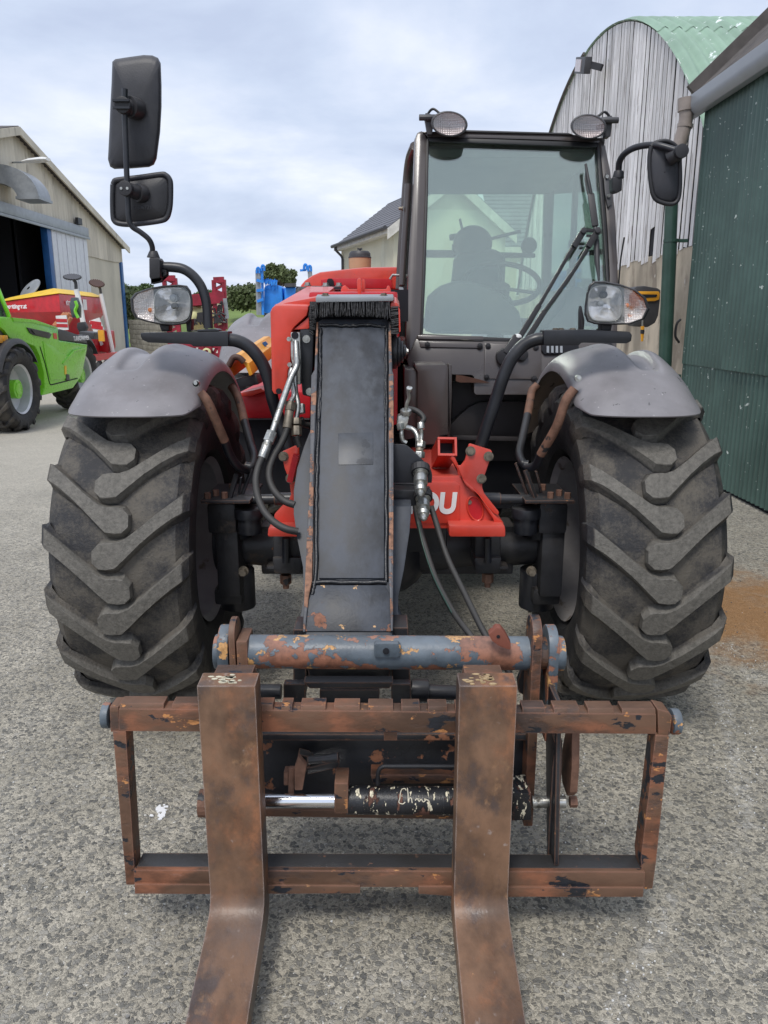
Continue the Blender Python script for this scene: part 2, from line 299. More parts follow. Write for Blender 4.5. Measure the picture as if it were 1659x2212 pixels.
class MB:
    def __init__(s): s.v = []; s.f = []; s.pc = []
    def add(s, vs, fs):
        b = len(s.v); s.pc.append((b, len(s.f))); s.v += [V(x) for x in vs]; s.f += [tuple(i+b for i in f) for f in fs]; return s
    def box(s, x0, x1, y0, y1, z0, z1):
        return s.add([(x, y, z) for x in (x0, x1) for y in (y0, y1) for z in (z0, z1)], [(0, 1, 3, 2), (4, 6, 7, 5), (0, 4, 5, 1), (2, 3, 7, 6), (0, 2, 6, 4), (1, 5, 7, 3)])
    def prism(s, pts, vec):
        pts = [V(p) for p in pts]; n = len(pts); vec = V(vec)
        nr = V((0, 0, 0))
        for i in range(n): nr += pts[i].cross(pts[(i+1) % n])
        if nr.dot(vec) > 0: pts.reverse()
        return s.add(pts+[p+vec for p in pts], [tuple(range(n)), tuple(range(2*n-1, n-1, -1))]+[(i, i+n, (i+1) % n+n, (i+1) % n) for i in range(n)])
    def slab(s, k, pts, Y, depth): return s.prism(T(k, pts, Y), (0, depth, 0))
    def bar(s, a, b, w, h, up=(0, 0, 1)):
        a, b = V(a), V(b); d = (b-a).normalized(); u = V(up); sd = d.cross(u)
        if sd.length < 1e-4: sd = d.cross(V((0, 1, 0)))
        sd.normalize(); u = sd.cross(d).normalized()
        o = [sd*w/2+u*h/2, -sd*w/2+u*h/2, -sd*w/2-u*h/2, sd*w/2-u*h/2]
        return s.add([a+x for x in o]+[b+x for x in o], [(0, 1, 2, 3), (7, 6, 5, 4)]+[(i, i+4, (i+1) % 4+4, (i+1) % 4) for i in range(4)])
    def tube(s, path, r, n=12, cap=True, flat=1.):
        path = [V(p) for p in path]; rs = r if isinstance(r, (list, tuple)) else [r]*len(path); vs = []; fs = []
        d0 = (path[1]-path[0]).normalized(); u = d0.cross(V((0, 0, 1)))
        if u.length < .1: u = d0.cross(V((0, 1, 0)))
        u.normalize(); b = len(path)
        for i, p in enumerate(path):
            if i == 0: d = d0
            elif i == b-1: d = (path[i]-path[i-1]).normalized()
            else: d = ((path[i+1]-p).normalized()+(p-path[i-1]).normalized()).normalized()
            u = (u-d*u.dot(d)).normalized(); w = d.cross(u)
            for k in range(n):
                a = 2*pi*k/n; vs.append(p+(u*cos(a)+w*sin(a)*flat)*rs[i])
        for i in range(b-1):
            for k in range(n): fs.append((i*n+k, i*n+(k+1) % n, (i+1)*n+(k+1) % n, (i+1)*n+k))
        if cap: fs += [tuple(range(n-1, -1, -1)), tuple((b-1)*n+k for k in range(n))]
        return s.add(vs, fs)
    def cyl(s, a, b, r, n=16, r2=None): return s.tube([a, b], [r, r if r2 is None else r2], n)
    def lathe(s, prof, c, axis=(1, 0, 0), n=48, closed=False, a0=0., a1=2*pi):
        """prof = (radius, offset along the axis)"""
        ax = V(axis).normalized(); u = ax.cross(V((0, 0, 1)))
        if u.length < .1: u = ax.cross(V((0, 1, 0)))
        u.normalize(); w = ax.cross(u); c = V(c); vs = []; fs = []; m = len(prof); full = a1-a0 > 6.28; k = n if full else n+1
        for i in range(k):
            a = a0+(a1-a0)*i/n
            for r, h in prof: vs.append(c+ax*h+(u*cos(a)+w*sin(a))*r)
        for i in range(n):
            j = (i+1) % k
            for t in range(m if closed else m-1):
                t2 = (t+1) % m; fs.append((i*m+t, j*m+t, j*m+t2, i*m+t2))
        return s.add(vs, fs)
    def grid(s, rows, thick=None):
        n = len(rows[0]); m = len(rows); vs = [p for r in rows for p in r]
        fs = [(i*n+k, i*n+k+1, (i+1)*n+k+1, (i+1)*n+k) for i in range(m-1) for k in range(n-1)]
        if thick is not None:
            t = V(thick) if not callable(thick) else None; b = len(vs)
            vs = vs+[V(p)+(t if t is not None else thick(V(p))) for p in vs]
            fs += [tuple(b+i for i in reversed(f)) for f in fs]
            ring = [i for i in range(n)]+[i*n+n-1 for i in range(1, m)]+[(m-1)*n+i for i in range(n-2, -1, -1)]+[i*n for i in range(m-2, 0, -1)]
            fs += [(a, a+b, c+b, c) for a, c in zip(ring, ring[1:]+ring[:1])]
        return s.add(vs, fs)
    def mesh(s, name, smooth=0., bevel=0.):
        me = bpy.data.meshes.new(name); me.from_pydata([tuple(x) for x in s.v], [], s.f)
        import bmesh
        bm = bmesh.new(); bm.from_mesh(me); bmesh.ops.recalc_face_normals(bm, faces=bm.faces)
        if bevel:
            es = [e for e in bm.edges if len(e.link_faces) == 2 and e.calc_face_angle(0) > .6]
            try: bmesh.ops.bevel(bm, geom=es, offset=bevel, segments=2, affect='EDGES', profile=.6, clamp_overlap=True)
            except Exception as ex: print('bevel', name, ex)
        bm.to_mesh(me); bm.free()
        if smooth or bevel:
            me.polygons.foreach_set('use_smooth', [True]*len(me.polygons))
            me.set_sharp_from_angle(angle=R(smooth or 32))
        me.update(); return me
    def build(s, name, mat, parent=None, smooth=0., bevel=0.):
        me = s.mesh(name, smooth, bevel); me.materials.append(mat); return link(name, me, parent)
def each(mb, name, mat, parent=None, k=1, smooth=0., bevel=0.):
    """the pieces collected in mb as objects of their own, k primitives to a piece"""
    ends = mb.pc[::k]+[(len(mb.v), len(mb.f))]; r = []
    for (v0, f0), (v1, f1) in zip(ends, ends[1:]):
        m = MB(); m.v = mb.v[v0:v1]; m.f = [tuple(i-v0 for i in f) for f in mb.f[f0:f1]]; r.append(m.build(name, mat, parent, smooth, bevel))
    return r
def link(name, me, parent=None):
    o = bpy.data.objects.new(name, me); COL.objects.link(o); adopt(o, parent); return o
def adopt(o, parent):
    if parent:
        o.parent = parent
        if parent.type == 'EMPTY': o.matrix_parent_inverse = (Matrix.LocRotScale(parent.location, parent.rotation_euler, parent.scale)).inverted()
def thing(name, label, cat, loc, group=None):
    o = bpy.data.objects.new(name, None); COL.objects.link(o); o.location = loc; o.empty_display_size = .2
    o['label'] = label; o['category'] = cat
    if group: o['group'] = group
    return o
def tag(o, label, cat, group=None):
    o['label'] = label; o['category'] = cat
    if group: o['group'] = group
    return o
def struct(o, kind='structure'): o['kind'] = kind; return o
def copy_tree(o, parent=None, first=True):
    c = o.copy(); COL.objects.link(c)
    if not first: c.parent = parent; c.matrix_parent_inverse = o.matrix_parent_inverse.copy()
    for ch in list(o.children): copy_tree(ch, c, False)
    return c
def _text(body, name, mat, parent, loc, size, rot, ext=.002, shear=0., bold=0., sx=1., align='LEFT'):
    cu = bpy.data.curves.new(name, 'FONT'); cu.body = body; cu.size = size; cu.extrude = ext; cu.shear = shear; cu.offset = bold; cu.align_x = align
    cu.materials.append(mat); o = bpy.data.objects.new(name, cu); COL.objects.link(o); o.location = loc; o.rotation_euler = rot; o.scale = (sx, 1, 1)
    bpy.context.view_layer.update(); me = bpy.data.meshes.new_from_object(o.evaluated_get(bpy.context.evaluated_depsgraph_get())); me.name = name
    if not me.materials: me.materials.append(mat)
    o2 = bpy.data.objects.new(name, me); COL.objects.link(o2); o2.location = loc; o2.rotation_euler = rot; o2.scale = (sx, 1, 1); bpy.data.objects.remove(o); bpy.data.curves.remove(cu)
    adopt(o2, parent); return o2
text = _text
def bolt(mb, c, ax, r=.012, h=.01, n=6):
    c = V(c); a = V(ax).normalized(); mb.cyl(c, c+a*h, r, n); mb.cyl(c-a*.001, c+a*.003, r*1.4, 14)
# ================================================================ SETTING
def ground_mat():
    m, t = newmat('worn_aggregate_concrete'); N = NT(t); co = N.coord(); b = N.n('ShaderNodeBsdfPrincipled'); o = N.n('ShaderNodeOutputMaterial'); N.l(b.outputs[0], o.inputs[0])
    wob = N.n('ShaderNodeVectorMath', operation='ADD'); N.l(co, wob.inputs[0])
    sc_ = N.n('ShaderNodeVectorMath', operation='SCALE'); N.l(N.noise(co, 48, 4, .6, col=True), sc_.inputs[0]); sc_.inputs['Scale'].default_value = .020; N.l(sc_.outputs[0], wob.inputs[1]); cw = wob.outputs[0]
    patch = N.noise(co, .55, 6, .6); mid = N.noise(co, 3.2, 6, .65); fine = N.noise(co, 220, 3, .7)
    matrix = N.mix(N.smooth(mid, .35, .68), (.48, .435, .345), (.72, .66, .54))
    matrix = N.mix(N.smooth(fine, .3, .7), N.mix(.5, matrix, (.09, .087, .08)), matrix)
    def stones(scale, keep, w):
        """angular chips: Voronoi cells with the binder showing in the joints; a random share of the cells stays binder"""
        ed = N.voro(cw, scale, feature='DISTANCE_TO_EDGE'); vc = N.voro(cw, scale, out=1); sp = N.n('ShaderNodeSeparateColor'); N.l(vc, sp.inputs[0])
        return N.math('MULTIPLY', N.math('GREATER_THAN', sp.outputs[0], keep), N.smooth(ed, w*.5, w*1.5)), sp
    k1, s1 = stones(98, .18, .10); k2, s2 = stones(60, .50, .09); k3, s3 = stones(190, .40, .10)
    col = N.mix(N.math('MULTIPLY', k3, .65), matrix, N.mix(s3.outputs[1], (.13, .125, .11), (.52, .48, .39)))
    col = N.mix(N.math('MULTIPLY', k1, .88), col, N.mix(N.math('POWER', s1.outputs[1], 1.5), (.125, .122, .110), (.52, .48, .39)))
    col = N.mix(N.math('MULTIPLY', k2, .85), col, N.mix(N.math('POWER', s2.outputs[1], 1.3), (.125, .125, .118), (.44, .415, .36)))
    col = N.mix(N.math('MULTIPLY', N.smooth(fine, .62, .75), .5), col, (.05, .05, .047))
    spk = N.math('MULTIPLY', N.math('GREATER_THAN', s3.outputs[2], .975), k3)
    col = N.mix(spk, col, (.66, .64, .58))
    # broad tone: yard paler further away, less so on the right
    sp = N.n('ShaderNodeSeparateXYZ'); N.l(co, sp.inputs[0])
    far = N.math('MULTIPLY', N.smooth(sp.outputs[1], 2.5, 9.), N.smooth(N.math('SUBTRACT', N.math('MULTIPLY', patch, 2.), sp.outputs[0]), -1.2, 1.6))
    col = N.mix(N.math('MULTIPLY', far, .62), col, (.56, .52, .44))
    drk = N.math('MULTIPLY', N.smooth(patch, .50, .72), .35); col = N.mix(N.math('MULTIPLY', drk, .5), col, (.15, .145, .13))
    # two whitish tracks where chalk has been dragged over the yard
    for pa, pb, w_, am in ((PZ(1545, 1440, 0), PZ(1618, 1790, 0), .05, .55), (PZ(1450, 1940, 0), PZ(1320, 2212, 0), .035, .45), (PZ(1500, 1385, 0), PZ(1659, 1480, 0), .07, .4)):
        ab = pb-pa; L2 = ab.x**2+ab.y**2
        t_ = N.math('DIVIDE', N.math('ADD', N.math('MULTIPLY', N.math('SUBTRACT', sp.outputs[0], pa.x), ab.x), N.math('MULTIPLY', N.math('SUBTRACT', sp.outputs[1], pa.y), ab.y)), L2, clamp=True)
        ex = N.math('SUBTRACT', sp.outputs[0], N.math('ADD', N.math('MULTIPLY', t_, ab.x), pa.x)); ey = N.math('SUBTRACT', sp.outputs[1], N.math('ADD', N.math('MULTIPLY', t_, ab.y), pa.y))
        dd_ = N.math('SQRT', N.math('ADD', N.math('MULTIPLY', ex, ex), N.math('MULTIPLY', ey, ey)))
        mk = N.math('MULTIPLY', N.math('SUBTRACT', 1., N.smooth(dd_, 0., w_)), N.smooth(N.noise(co, 26, 6, .75), .44, .66)); col = N.mix(N.math('MULTIPLY', mk, am), col, (.72, .70, .66))
    # orange rust wash at the foot of the wall
    c0 = PZ(1655, 1325, 0)
    dx = N.math('DIVIDE', N.math('SUBTRACT', sp.outputs[0], c0.x), .66); dy = N.math('DIVIDE', N.math('SUBTRACT', sp.outputs[1], c0.y), .62)
    dd = N.math('SQRT', N.math('ADD', N.math('MULTIPLY', dx, dx), N.math('MULTIPLY', dy, dy)))
    rm = N.math('SUBTRACT', 1., N.smooth(N.math('ADD', dd, N.math('MULTIPLY', N.math('SUBTRACT', mid, .5), 3.0)), .45, 1.5))
    col = N.mix(N.math('MULTIPLY', rm, .92), col, N.mix(N.smooth(fine, .3, .7), (.27, .125, .045), (.50, .29, .13)))
    N.l(col, b.inputs['Base Color']); b.inputs['Roughness'].default_value = .86; b.inputs['Specular IOR Level'].default_value = .3
    h = N.math('ADD', N.math('MULTIPLY', k1, .45), N.math('MULTIPLY', k2, .6)); h = N.math('ADD', h, N.math('MULTIPLY', k3, .25)); h = N.math('ADD', h, N.math('MULTIPLY', fine, .5))
    bu = N.n('ShaderNodeBump'); bu.inputs['Strength'].default_value = .8; bu.inputs['Distance'].default_value = .005; N.l(h, bu.inputs['Height']); N.l(bu.outputs[0], b.inputs['Normal'])
    return m
mb = MB(); mb.grid([[(x, y, 0) for x in (-300, -60, -20, 0, 20, 60, 300)] for y in (-60, -10, 10, 40, 120, 600)])
struct(mb.build('yard_ground', ground_mat()))
m_grass = MAT('field_grass', (.13, .19, .045), .9, var=.25, vs=.15, bump=.4, bs=3, layers=(((.19, .20, .07), .4, .52, .2, .9),))
mb = MB(); mb.grid([[(x, y, z) for x in range(-90, 91, 10)] for y, z in ((44, .03), (47, .9), (52, 1.7), (60, 2.5), (75, 3.4), (120, 4.5), (500, 6.))])
struct(mb.build('field', m_grass, smooth=40))
# white chalky fragments trodden into the concrete
def chips(name, spots, mat=m_white):
    mb = MB()
    for (cx, cy, rx, ry, n, s0, s1) in spots:
        for i in range(n):
            a = random.uniform(0, 2*pi); d = abs(random.gauss(0, .55)); x = cx+rx*cos(a)*d; y = cy+ry*sin(a)*d; s = random.uniform(s0, s1); k = random.randint(5, 7); ph = random.uniform(0, 6)
            rr = [s*random.uniform(.55, 1.2) for _ in range(k)]
            mb.prism([(x+rr[j]*cos(ph+j*2*pi/k), y+rr[j]*sin(ph+j*2*pi/k)*random.uniform(.7, 1), .0012) for j in range(k)], (0, 0, .0025+s*.15))
    return mb.build(name, mat)
sp = []
for a, b, n, w in (((1560, 1500), (1612, 1770), 70, .07), ((1440, 1960), (1330, 2200), 36, .03), ((1545, 1390), (1659, 1460), 45, .08), ((1600, 1560), (1640, 1640), 40, .09), ((1180, 1900), (1250, 1700), 40, .10), ((1190, 1690), (1300, 1660), 20, .1)):
    for i in range(n):
        t = random.random(); p = PZ(a[0]+(b[0]-a[0])*t, a[1]+(b[1]-a[1])*t, 0); sp.append((p.x+random.gauss(0, w*.5), p.y+random.gauss(0, w*.5), .01, .01, 1, .0008, .0032))
for i in range(120):
    x = random.uniform(-2.2, 2.6); y = random.uniform(1.3, 5.); sp.append((x, y, .0, .0, 1, .0010, .0034))
struct(chips('white_grit', sp), 'stuff')
p = PZ(348, 1750, 0); p2 = PZ(432, 1758, 0); p3 = PZ(750, 2300, 0)
struct(chips('white_splash', [(p.x, p.y, .022, .03, 34, .003, .009), (p.x+.012, p.y-.03, .008, .02, 14, .004, .009), (p2.x, p2.y, .010, .006, 10, .003, .006)], m_decal), 'stuff')
# loose grit and stones lying on the yard
sp = []
for i in range(1300):
    y = 1.25+5*random.random()**1.6; x = random.uniform(-.62, .62)*y; sp.append((x, y, 0, 0, 1, .002, .0055))
m_grit = MAT('loose_stone', (.19, .185, .175), .85, var=.5, vs=60)
struct(chips('loose_grit', sp, m_grit), 'stuff')
# ---------------------------------------------------------------- foliage
def leaf_mass(n, fn, size):
    mb = MB(); vs = []; fs = []
    for i in range(n):
        p = V(fn()); s = size*random.uniform(.5, 1.3); a = V((random.gauss(0, 1), random.gauss(0, 1), random.gauss(0, 1))).normalized(); b = a.orthogonal().normalized(); k = len(vs)
        c = a.cross(b); vs += [p+b*s, p+c*s*.55, p-b*s, p-c*s*.55]; fs.append((k, k+1, k+2, k+3))
    mb.add(vs, fs); return mb
def clumps(cs, k=.62):
    def f():
        c, r = random.choice(cs); v = V((random.gauss(0, 1), random.gauss(0, 1), random.gauss(0, 1))).normalized()*r*random.random()**.4
        return (c[0]+v.x, c[1]+v.y, c[2]+v.z*k)
    return f
def hedge(name, label, pts, h, w, n, mat, group=None):
    cs = []
    for i in range(60):
        t = random.random()*(len(pts)-1); j = int(t); f = t-j; a, b = pts[j], pts[j+1]; x = a[0]+(b[0]-a[0])*f; y = a[1]+(b[1]-a[1])*f; z = a[2]+(b[2]-a[2])*f
        cs.append(((x, y+random.uniform(-w, w), z+h*random.uniform(.2, .85)), h*random.uniform(.28, .5)))
    root = thing(name, label, 'hedge', pts[0], group)
    leaf_mass(n, clumps(cs, .9), .16).build('foliage', mat, root)
    mb = MB()
    for i in range(16):
        t = random.random(); a = V(pts[0]).lerp(V(pts[-1]), t); mb.tube([a, a+V((random.uniform(-.3, .3), 0, h*.5)), a+V((random.uniform(-.6, .6), 0, h*.85))], [.06, .04, .015], 5)
    mb.build('stems', m_bark, root); return root
zf = lambda px, py, Y: P(px, py, Y)
a, b = zf(268, 664, 60), zf(560, 664, 58)
hedge('hedge', 'dark green field hedge on the skyline behind the red sprayer', [a, b], 1.0, .8, 9000, m_leaf)
a, b = zf(380, 668, 52), zf(552, 662, 50)
hedge('hedge', 'paler bushy shrubs in front of the hedge, left of the blue sprayer', [zf(500, 668, 50), zf(556, 664, 50)], 1.25, .5, 3600, m_leaf2)
def tree(label, px, py, Y, h, r, n, mat):
    b = P(px, py, Y); root = thing('tree', label, 'tree', b); mb = MB(); cs = []
    mb.tube([b, b+V((.05, 0, h*.3)), b+V((-.05, 0, h*.62))], [.16, .12, .05], 7)
    for i in range(22):
        a = random.uniform(0, 2*pi); t = random.uniform(.35, 1); e = b+V((cos(a)*r*random.uniform(.4, .95), sin(a)*r*.7, h*(.35+.6*t)))
        mb.tube([b+V((0, 0, h*.35*t)), (b+V((0, 0, h*.55*t))+e)/2, e+V((0, 0, .2))], [.06, .035, .01], 5); cs.append((e, r*random.uniform(.16, .34)))
    mb.build('trunk', m_bark, root); leaf_mass(n, clumps(cs, .8), .10).build('crown', mat, root); return root
tree('small leafy tree rising behind the blue sprayer', 604, 658, 45, 2.1, .95, 5200, m_leaf2)
tree('low bush at the near edge of the left shed corner on the skyline', 300, 664, 58, 1.5, 1.4, 3500, m_leaf)
hedge('hedge', 'yellowish rough growth between the left shed and the block wall', [zf(268, 700, 41), zf(286, 700, 41)], 1.6, .4, 1500, m_leaf2)
# ---------------------------------------------------------------- low block wall left of the red sprayer
p0, p1 = P(281, 752, 37), P(372, 764, 31); wl = thing('block_wall', 'low grey concrete block wall beside the left shed corner', 'wall', (p0.x, p0.y, 0))
d = (p1-p0); d.z = 0; L = d.length; d.normalize(); nn = V((-d.y, d.x, 0)); bl = .45; bh = .215; me = None
rotz = atan2(d.y, d.x); mbk = MB(); mbk.box(.006, bl-.006, 0, .2, .006, bh-.006); bme = mbk.mesh('block', bevel=.008); bme.materials.append(m_block)
for r_ in range(7):
    for c_ in range(int(L/bl)):
        o = link('block', bme, wl); o.location = V((p0.x, p0.y, 0))+d*(c_*bl+(bl/2 if r_ % 2 else 0))+nn*random.uniform(-.008, .008)+V((0, 0, r_*bh)); o.rotation_euler.z = rotz
mb = MB(); q0 = V((p0.x, p0.y, 0))+nn*.03; mb.prism([q0, q0+d*(L+.1), q0+d*(L+.1)+nn*.14, q0+nn*.14], (0, 0, 7*bh-.02)); mb.build('mortar', m_block, wl)
# ---------------------------------------------------------------- left shed: a gable in the plane X = -13, facing the yard
XL = -13.; RY, RZ, EY, EZ = 29.2, 7.95, 40.0, 5.02; NY = 2*RY-EY
shed = thing('shed', 'beige gabled farm shed with an open doorway and pale sliding door, left edge', 'shed', (XL, RY, 0))
def roofz(y): return EZ+(RZ-EZ)*(1-abs(y-RY)/(EY-RY))
DZ = 5.0; DY0, DY1 = 20.5, 31.6; LB = 4.25
def corr_panel(x, y0, y1, zb, zt, mat, parent, name, pitch=.25, amp=.03, face=1, n=4):
    """corrugated sheet in the plane X = x, ridges vertical; zb, zt are numbers or functions of y"""
    k = max(2, int(round((y1-y0)/pitch*n))); rows = [[], []]
    for i in range(k+1):
        y = y0+(y1-y0)*i/k; w = amp*sin(2*pi*y/pitch)*face
        rows[0].append((x+w, y, zb(y) if callable(zb) else zb)); rows[1].append((x+w, y, zt(y) if callable(zt) else zt))
    mb = MB(); mb.grid(rows, (-.008*face, 0, 0)); return mb.build(name, mat, parent, smooth=50)
y = NY
while y < EY-.01:
    y2 = min(y+1.09, EY); base = LB if (y >= DY1-.01 or y2 <= DY0) else DZ+.32
    corr_panel(XL, y, y2+.02, base-.03+random.uniform(-.02, .02), lambda t: roofz(t)-.05, m_sheetb, shed, 'wall_sheet', .27, .028); y = y2
mb = MB(); mb.box(XL-.25, XL-.05, DY1+.1, EY-.1, 0, LB); mb.build('concrete_wall', m_bigconc, shed)
mb = MB(); mb.box(XL-.25, XL-.05, NY, DY0, 0, LB); mb.build('concrete_wall', m_bigconc, shed)
mb = MB(); mb.box(XL-.02, XL+.16, DY0-1, 35.4, DZ, DZ+.36); mb.box(XL+.16, XL+.20, DY0-1, 35.4, DZ-.12, DZ-.02); mb.build('door_rail', m_galv, shed, bevel=.01)
mb = MB(); mb.box(XL-.16, XL+.10, DY1-.42, DY1-.06, 0, DZ-.02); mb.build('door_post', m_bluep, shed, bevel=.02)
mb = MB(); mb.box(XL-.14, XL+.04, EY-.28, EY+.02, 0, EZ-.75); mb.build('corner_post', m_bluep, shed, bevel=.02)
for i in range(4):
    mb = MB(); y0 = DY1-.02+i*.92; mb.box(XL+.05, XL+.10, y0, y0+.90, .06, DZ-.03); mb.box(XL+.10, XL+.13, y0+.43, y0+.47, .06, DZ-.03); mb.build('door_panel', m_greysheet, shed, bevel=.008)
mb = MB(); mb.box(XL-14, XL-.3, EY-.3, EY-.1, 0, EZ); mb.box(XL-14, XL-.3, NY+.1, NY+.3, 0, EZ); each(mb, 'side_wall', m_bigconc, shed)
mb = MB(); mb.box(XL-14.2, XL-14, NY, EY, 0, 7.6); mb.box(XL-1.6, XL-1.4, DY1+.3, EY-.4, 0, 6); mb.box(XL-13.9, XL-1.5, DY1+.3, DY1+.5, 0, 6); each(mb, 'inner_shade', m_dark, shed)  # near-black sheets paint the unlit shade seen through the doorway
for sgn in (-1, 1):
    ye = RY+sgn*(EY-RY+.35); ze = roofz(EY)-.095; mb = MB()
    mb.prism([(XL+.28, RY, RZ), (XL+.28, ye, ze), (XL+.28, ye, ze+.09), (XL+.28, RY, RZ+.10)], (-14.6, 0, 0)); mb.build('roof', m_fibre, shed)
    mb = MB(); mb.prism([(XL+.34, RY, RZ-.20), (XL+.34, ye, ze-.20), (XL+.34, ye, ze+.06), (XL+.34, RY, RZ+.07)], (-.06, 0, 0)); mb.build('barge_board', m_sheetb, shed)
# vent hood, wall lamp and floodlight on the gable
vh = thing('vent_hood', 'grey quarter-round vent hood projecting from the left shed gable', 'vent', (XL, 28.2, 6.0))
mb = MB(); cy = 6.05; rows = []
pts_o = [(XL+.02+1.35*sin(R(t)), 5.50+1.05*cos(R(t))) for t in range(0, 91, 10)]; pts_i = [(XL+.02+.62*sin(R(t)), 5.50+.45*cos(R(t))) for t in range(90, -1, -10)]
mb.prism([(x, 27.7, z) for x, z in pts_o+pts_i], (0, 1.0, 0)); mb.build('duct', m_galv, vh, smooth=25)
mb = MB(); mb.box(XL+.60, XL+1.40, 27.66, 28.74, 5.44, 5.53); mb.build('flange', m_galv, vh)
lp = thing('wall_lamp', 'white street-type lamp on a bracket arm high on the left shed gable', 'lamp', (XL, 28.2, 7.2))
a = PX(27, 351, XL); mb = MB(); b = P(56, 350, 27.5); mb.tube([a, b], .03, 8); mb.build('arm', m_galv, lp)
c0, c1 = P(50, 349, 27.5), P(104, 344, 26.6); mb = MB(); mb.tube([c0, c0.lerp(c1, .3), c0.lerp(c1, .8), c1], [.07, .15, .17, .09], 12, flat=.5); mb.build('lamp_head', m_white, lp, smooth=50)
fl = thing('floodlight', 'tiny black floodlight above the sliding door rail of the left shed', 'floodlight', PX(162, 480, XL))
c = PX(162, 478, XL); mb = MB(); mb.box(c.x+.1, c.x+.22, c.y-.22, c.y+.22, c.z-.13, c.z+.13); mb.build('housing', m_plastic, fl); mb = MB(); mb.tube([c-V((.05, 0, .2)), c+V((.15, 0, -.1))], .03, 6); mb.build('bracket', m_plastic, fl)
# ---------------------------------------------------------------- arched barn: plank gable in the plane X = 3.3
XB = 3.3; BC, BZ, BR = 13.6, -.91, 6.60; PLZ = 2.2
barn = thing('arched_barn', 'tall round-roofed barn with weathered white plank gable and green curved roof', 'barn', (XB, BC, 0))
def archz(y): return BZ+sqrt(max(.01, BR**2-(y-BC)**2))
y = 7.95; pw = .150
while y < 19.2:
    w = pw*random.uniform(.86, 1.08); gap = random.choice((.022, .028, .034, .042)); zt = min(archz(y+.01), archz(y+w))-.01; zb = PLZ+random.uniform(-.05, .03)+.006*(13-y)
    if zt-zb > .3:
        mb = MB(); x0 = XB-.008+random.uniform(-.004, .004); k = random.uniform(-.006, .006); rows = []
        if 9.9 < y < 10.05: zb += .35
        mb.prism([(x0, y, zb), (x0, y+w-gap, zb+random.uniform(-.02, .02)), (x0, y+w-gap+k, archz(y+w-gap)-.012), (x0, y+k, archz(y)-.012)], (.006, 0, 0)); mb.build('plank', m_plank, barn)
    y += w
mb = MB(); yy = [7.75+i*.25 for i in range(47)]; mb.prism([(XB+.012, 7.75, 2.26)]+[(XB+.012, t, archz(t)-.02) for t in yy]+[(XB+.012, yy[-1], 2.26)], (.05, 0, 0)); mb.build('plank_gap_shade', m_dark, barn)  # near-black sheet paints the shade behind the plank gaps
mb = MB(); mb.box(XB+.0015, XB+.32, 7.7, 19.6, 0, PLZ+.05); mb.build('concrete_wall', m_conc, barn)
mb = MB(); mb.box(XB+.4, 13, 7.72, 8.0, 0, PLZ); mb.box(XB+.4, 13, 19.2, 19.5, 0, PLZ); each(mb, 'side_wall', m_conc, barn)
def arch_strip(x0, x1, a0, a1, r, mat, name, amp, pitch, parent):
    n = int((x1-x0)/pitch*6); rows = []
    m = 12
    for j in range(m+1):
        a = R(a0+(a1-a0)*j/m); rows.append([(x0+(x1-x0)*i/n, BC-(r+amp*sin(2*pi*(x0+(x1-x0)*i/n)/pitch))*cos(a), BZ+(r+amp*sin(2*pi*(x0+(x1-x0)*i/n)/pitch))*sin(a)) for i in range(n+1)])
    mb = MB(); mb.grid(rows); return mb.build(name, mat, parent, smooth=60)
x = XB-.035
while x < 12:
    for k, (a0, a1) in enumerate(((27, 62), (61, 92), (91, 122), (121, 153))):
        arch_strip(x, x+1.0, a0, a1, BR+.02+.006*(k % 2), m_rooff, 'roof_sheet', .027, .167, barn)
    x += .985
mb = MB(); mb.tube([(XB-.045, BC-(BR+.01)*cos(R(a)), BZ+(BR+.01)*sin(R(a))) for a in range(93, 154, 3)], .026, 8); mb.build('roof_edge', m_fibre, barn, smooth=60)
fl = thing('floodlight', 'black LED floodlight on the left edge of the plank gable of the arched barn', 'floodlight', PX(1268, 145, XB-.2))
c = PX(1262, 140, XB-.3); mb = MB(); mb.bar(c+V((-.02, .30, .08)), c+V((-.02, -.32, -.10)), .10, .22); mb.build('housing', m_dgrey, fl, bevel=.01); mb = MB(); mb.bar(c+V((-.075, .24, .062)), c+V((-.075, -.1, -.04)), .01, .16); mb.build('lens', m_worklens, fl)
mb = MB(); mb.bar(c+V((.02, -.28, -.08)), c+V((.16, -.42, -.16)), .05, .09); mb.build('bracket', m_plastic, fl)
# further dark ridge peeping over the arched roof
# ---------------------------------------------------------------- green corrugated shed on the right: wall in the plane X = 3.0
XG = 3.0; GY = 7.85; GH = 3.42
gs = thing('green_shed', 'dark green corrugated metal shed along the right edge with a grey gutter', 'shed', (XG, 5, 0))
def seam(y): return 1.075-.0*(y)
k = 0; y = GY
while y > .4:
    y0 = y-.78
    corr_panel(XG+.006*(k % 2), y0, y+.02, .03+random.uniform(-.01, .02), 1.08, m_gsheet, gs, 'wall_sheet', .078, .0120, -1, 6); corr_panel(XG-.010-.006*(k % 2), y0-.2, y+.02-(.2 if k else 0), 1.06, GH-.05, m_gsheet, gs, 'wall_sheet', .078, .0120, -1, 6)
    y = y0; k += 1
mb = MB(); mb.box(XG+.03, XG+.12, .2, GY-.03, 0, GH-.06); mb.box(XG+.14, 9, GY-.1, GY-.02, 0, GH); each(mb, 'inner_wall', m_dark, gs)
mb = MB(); n = 260; rows = [[], []]
for i in range(n+1):
    yy_ = .2+(GY+.25-.2)*i/n; w = .03*sin(2*pi*yy_/.146); rows[0].append((XG-.06, yy_, GH+.10+w)); rows[1].append((XG+3.0, yy_, GH+3.0+w))
mb.grid(rows, (0, 0, .01)); mb.build('roof', m_fibre, gs, smooth=50)
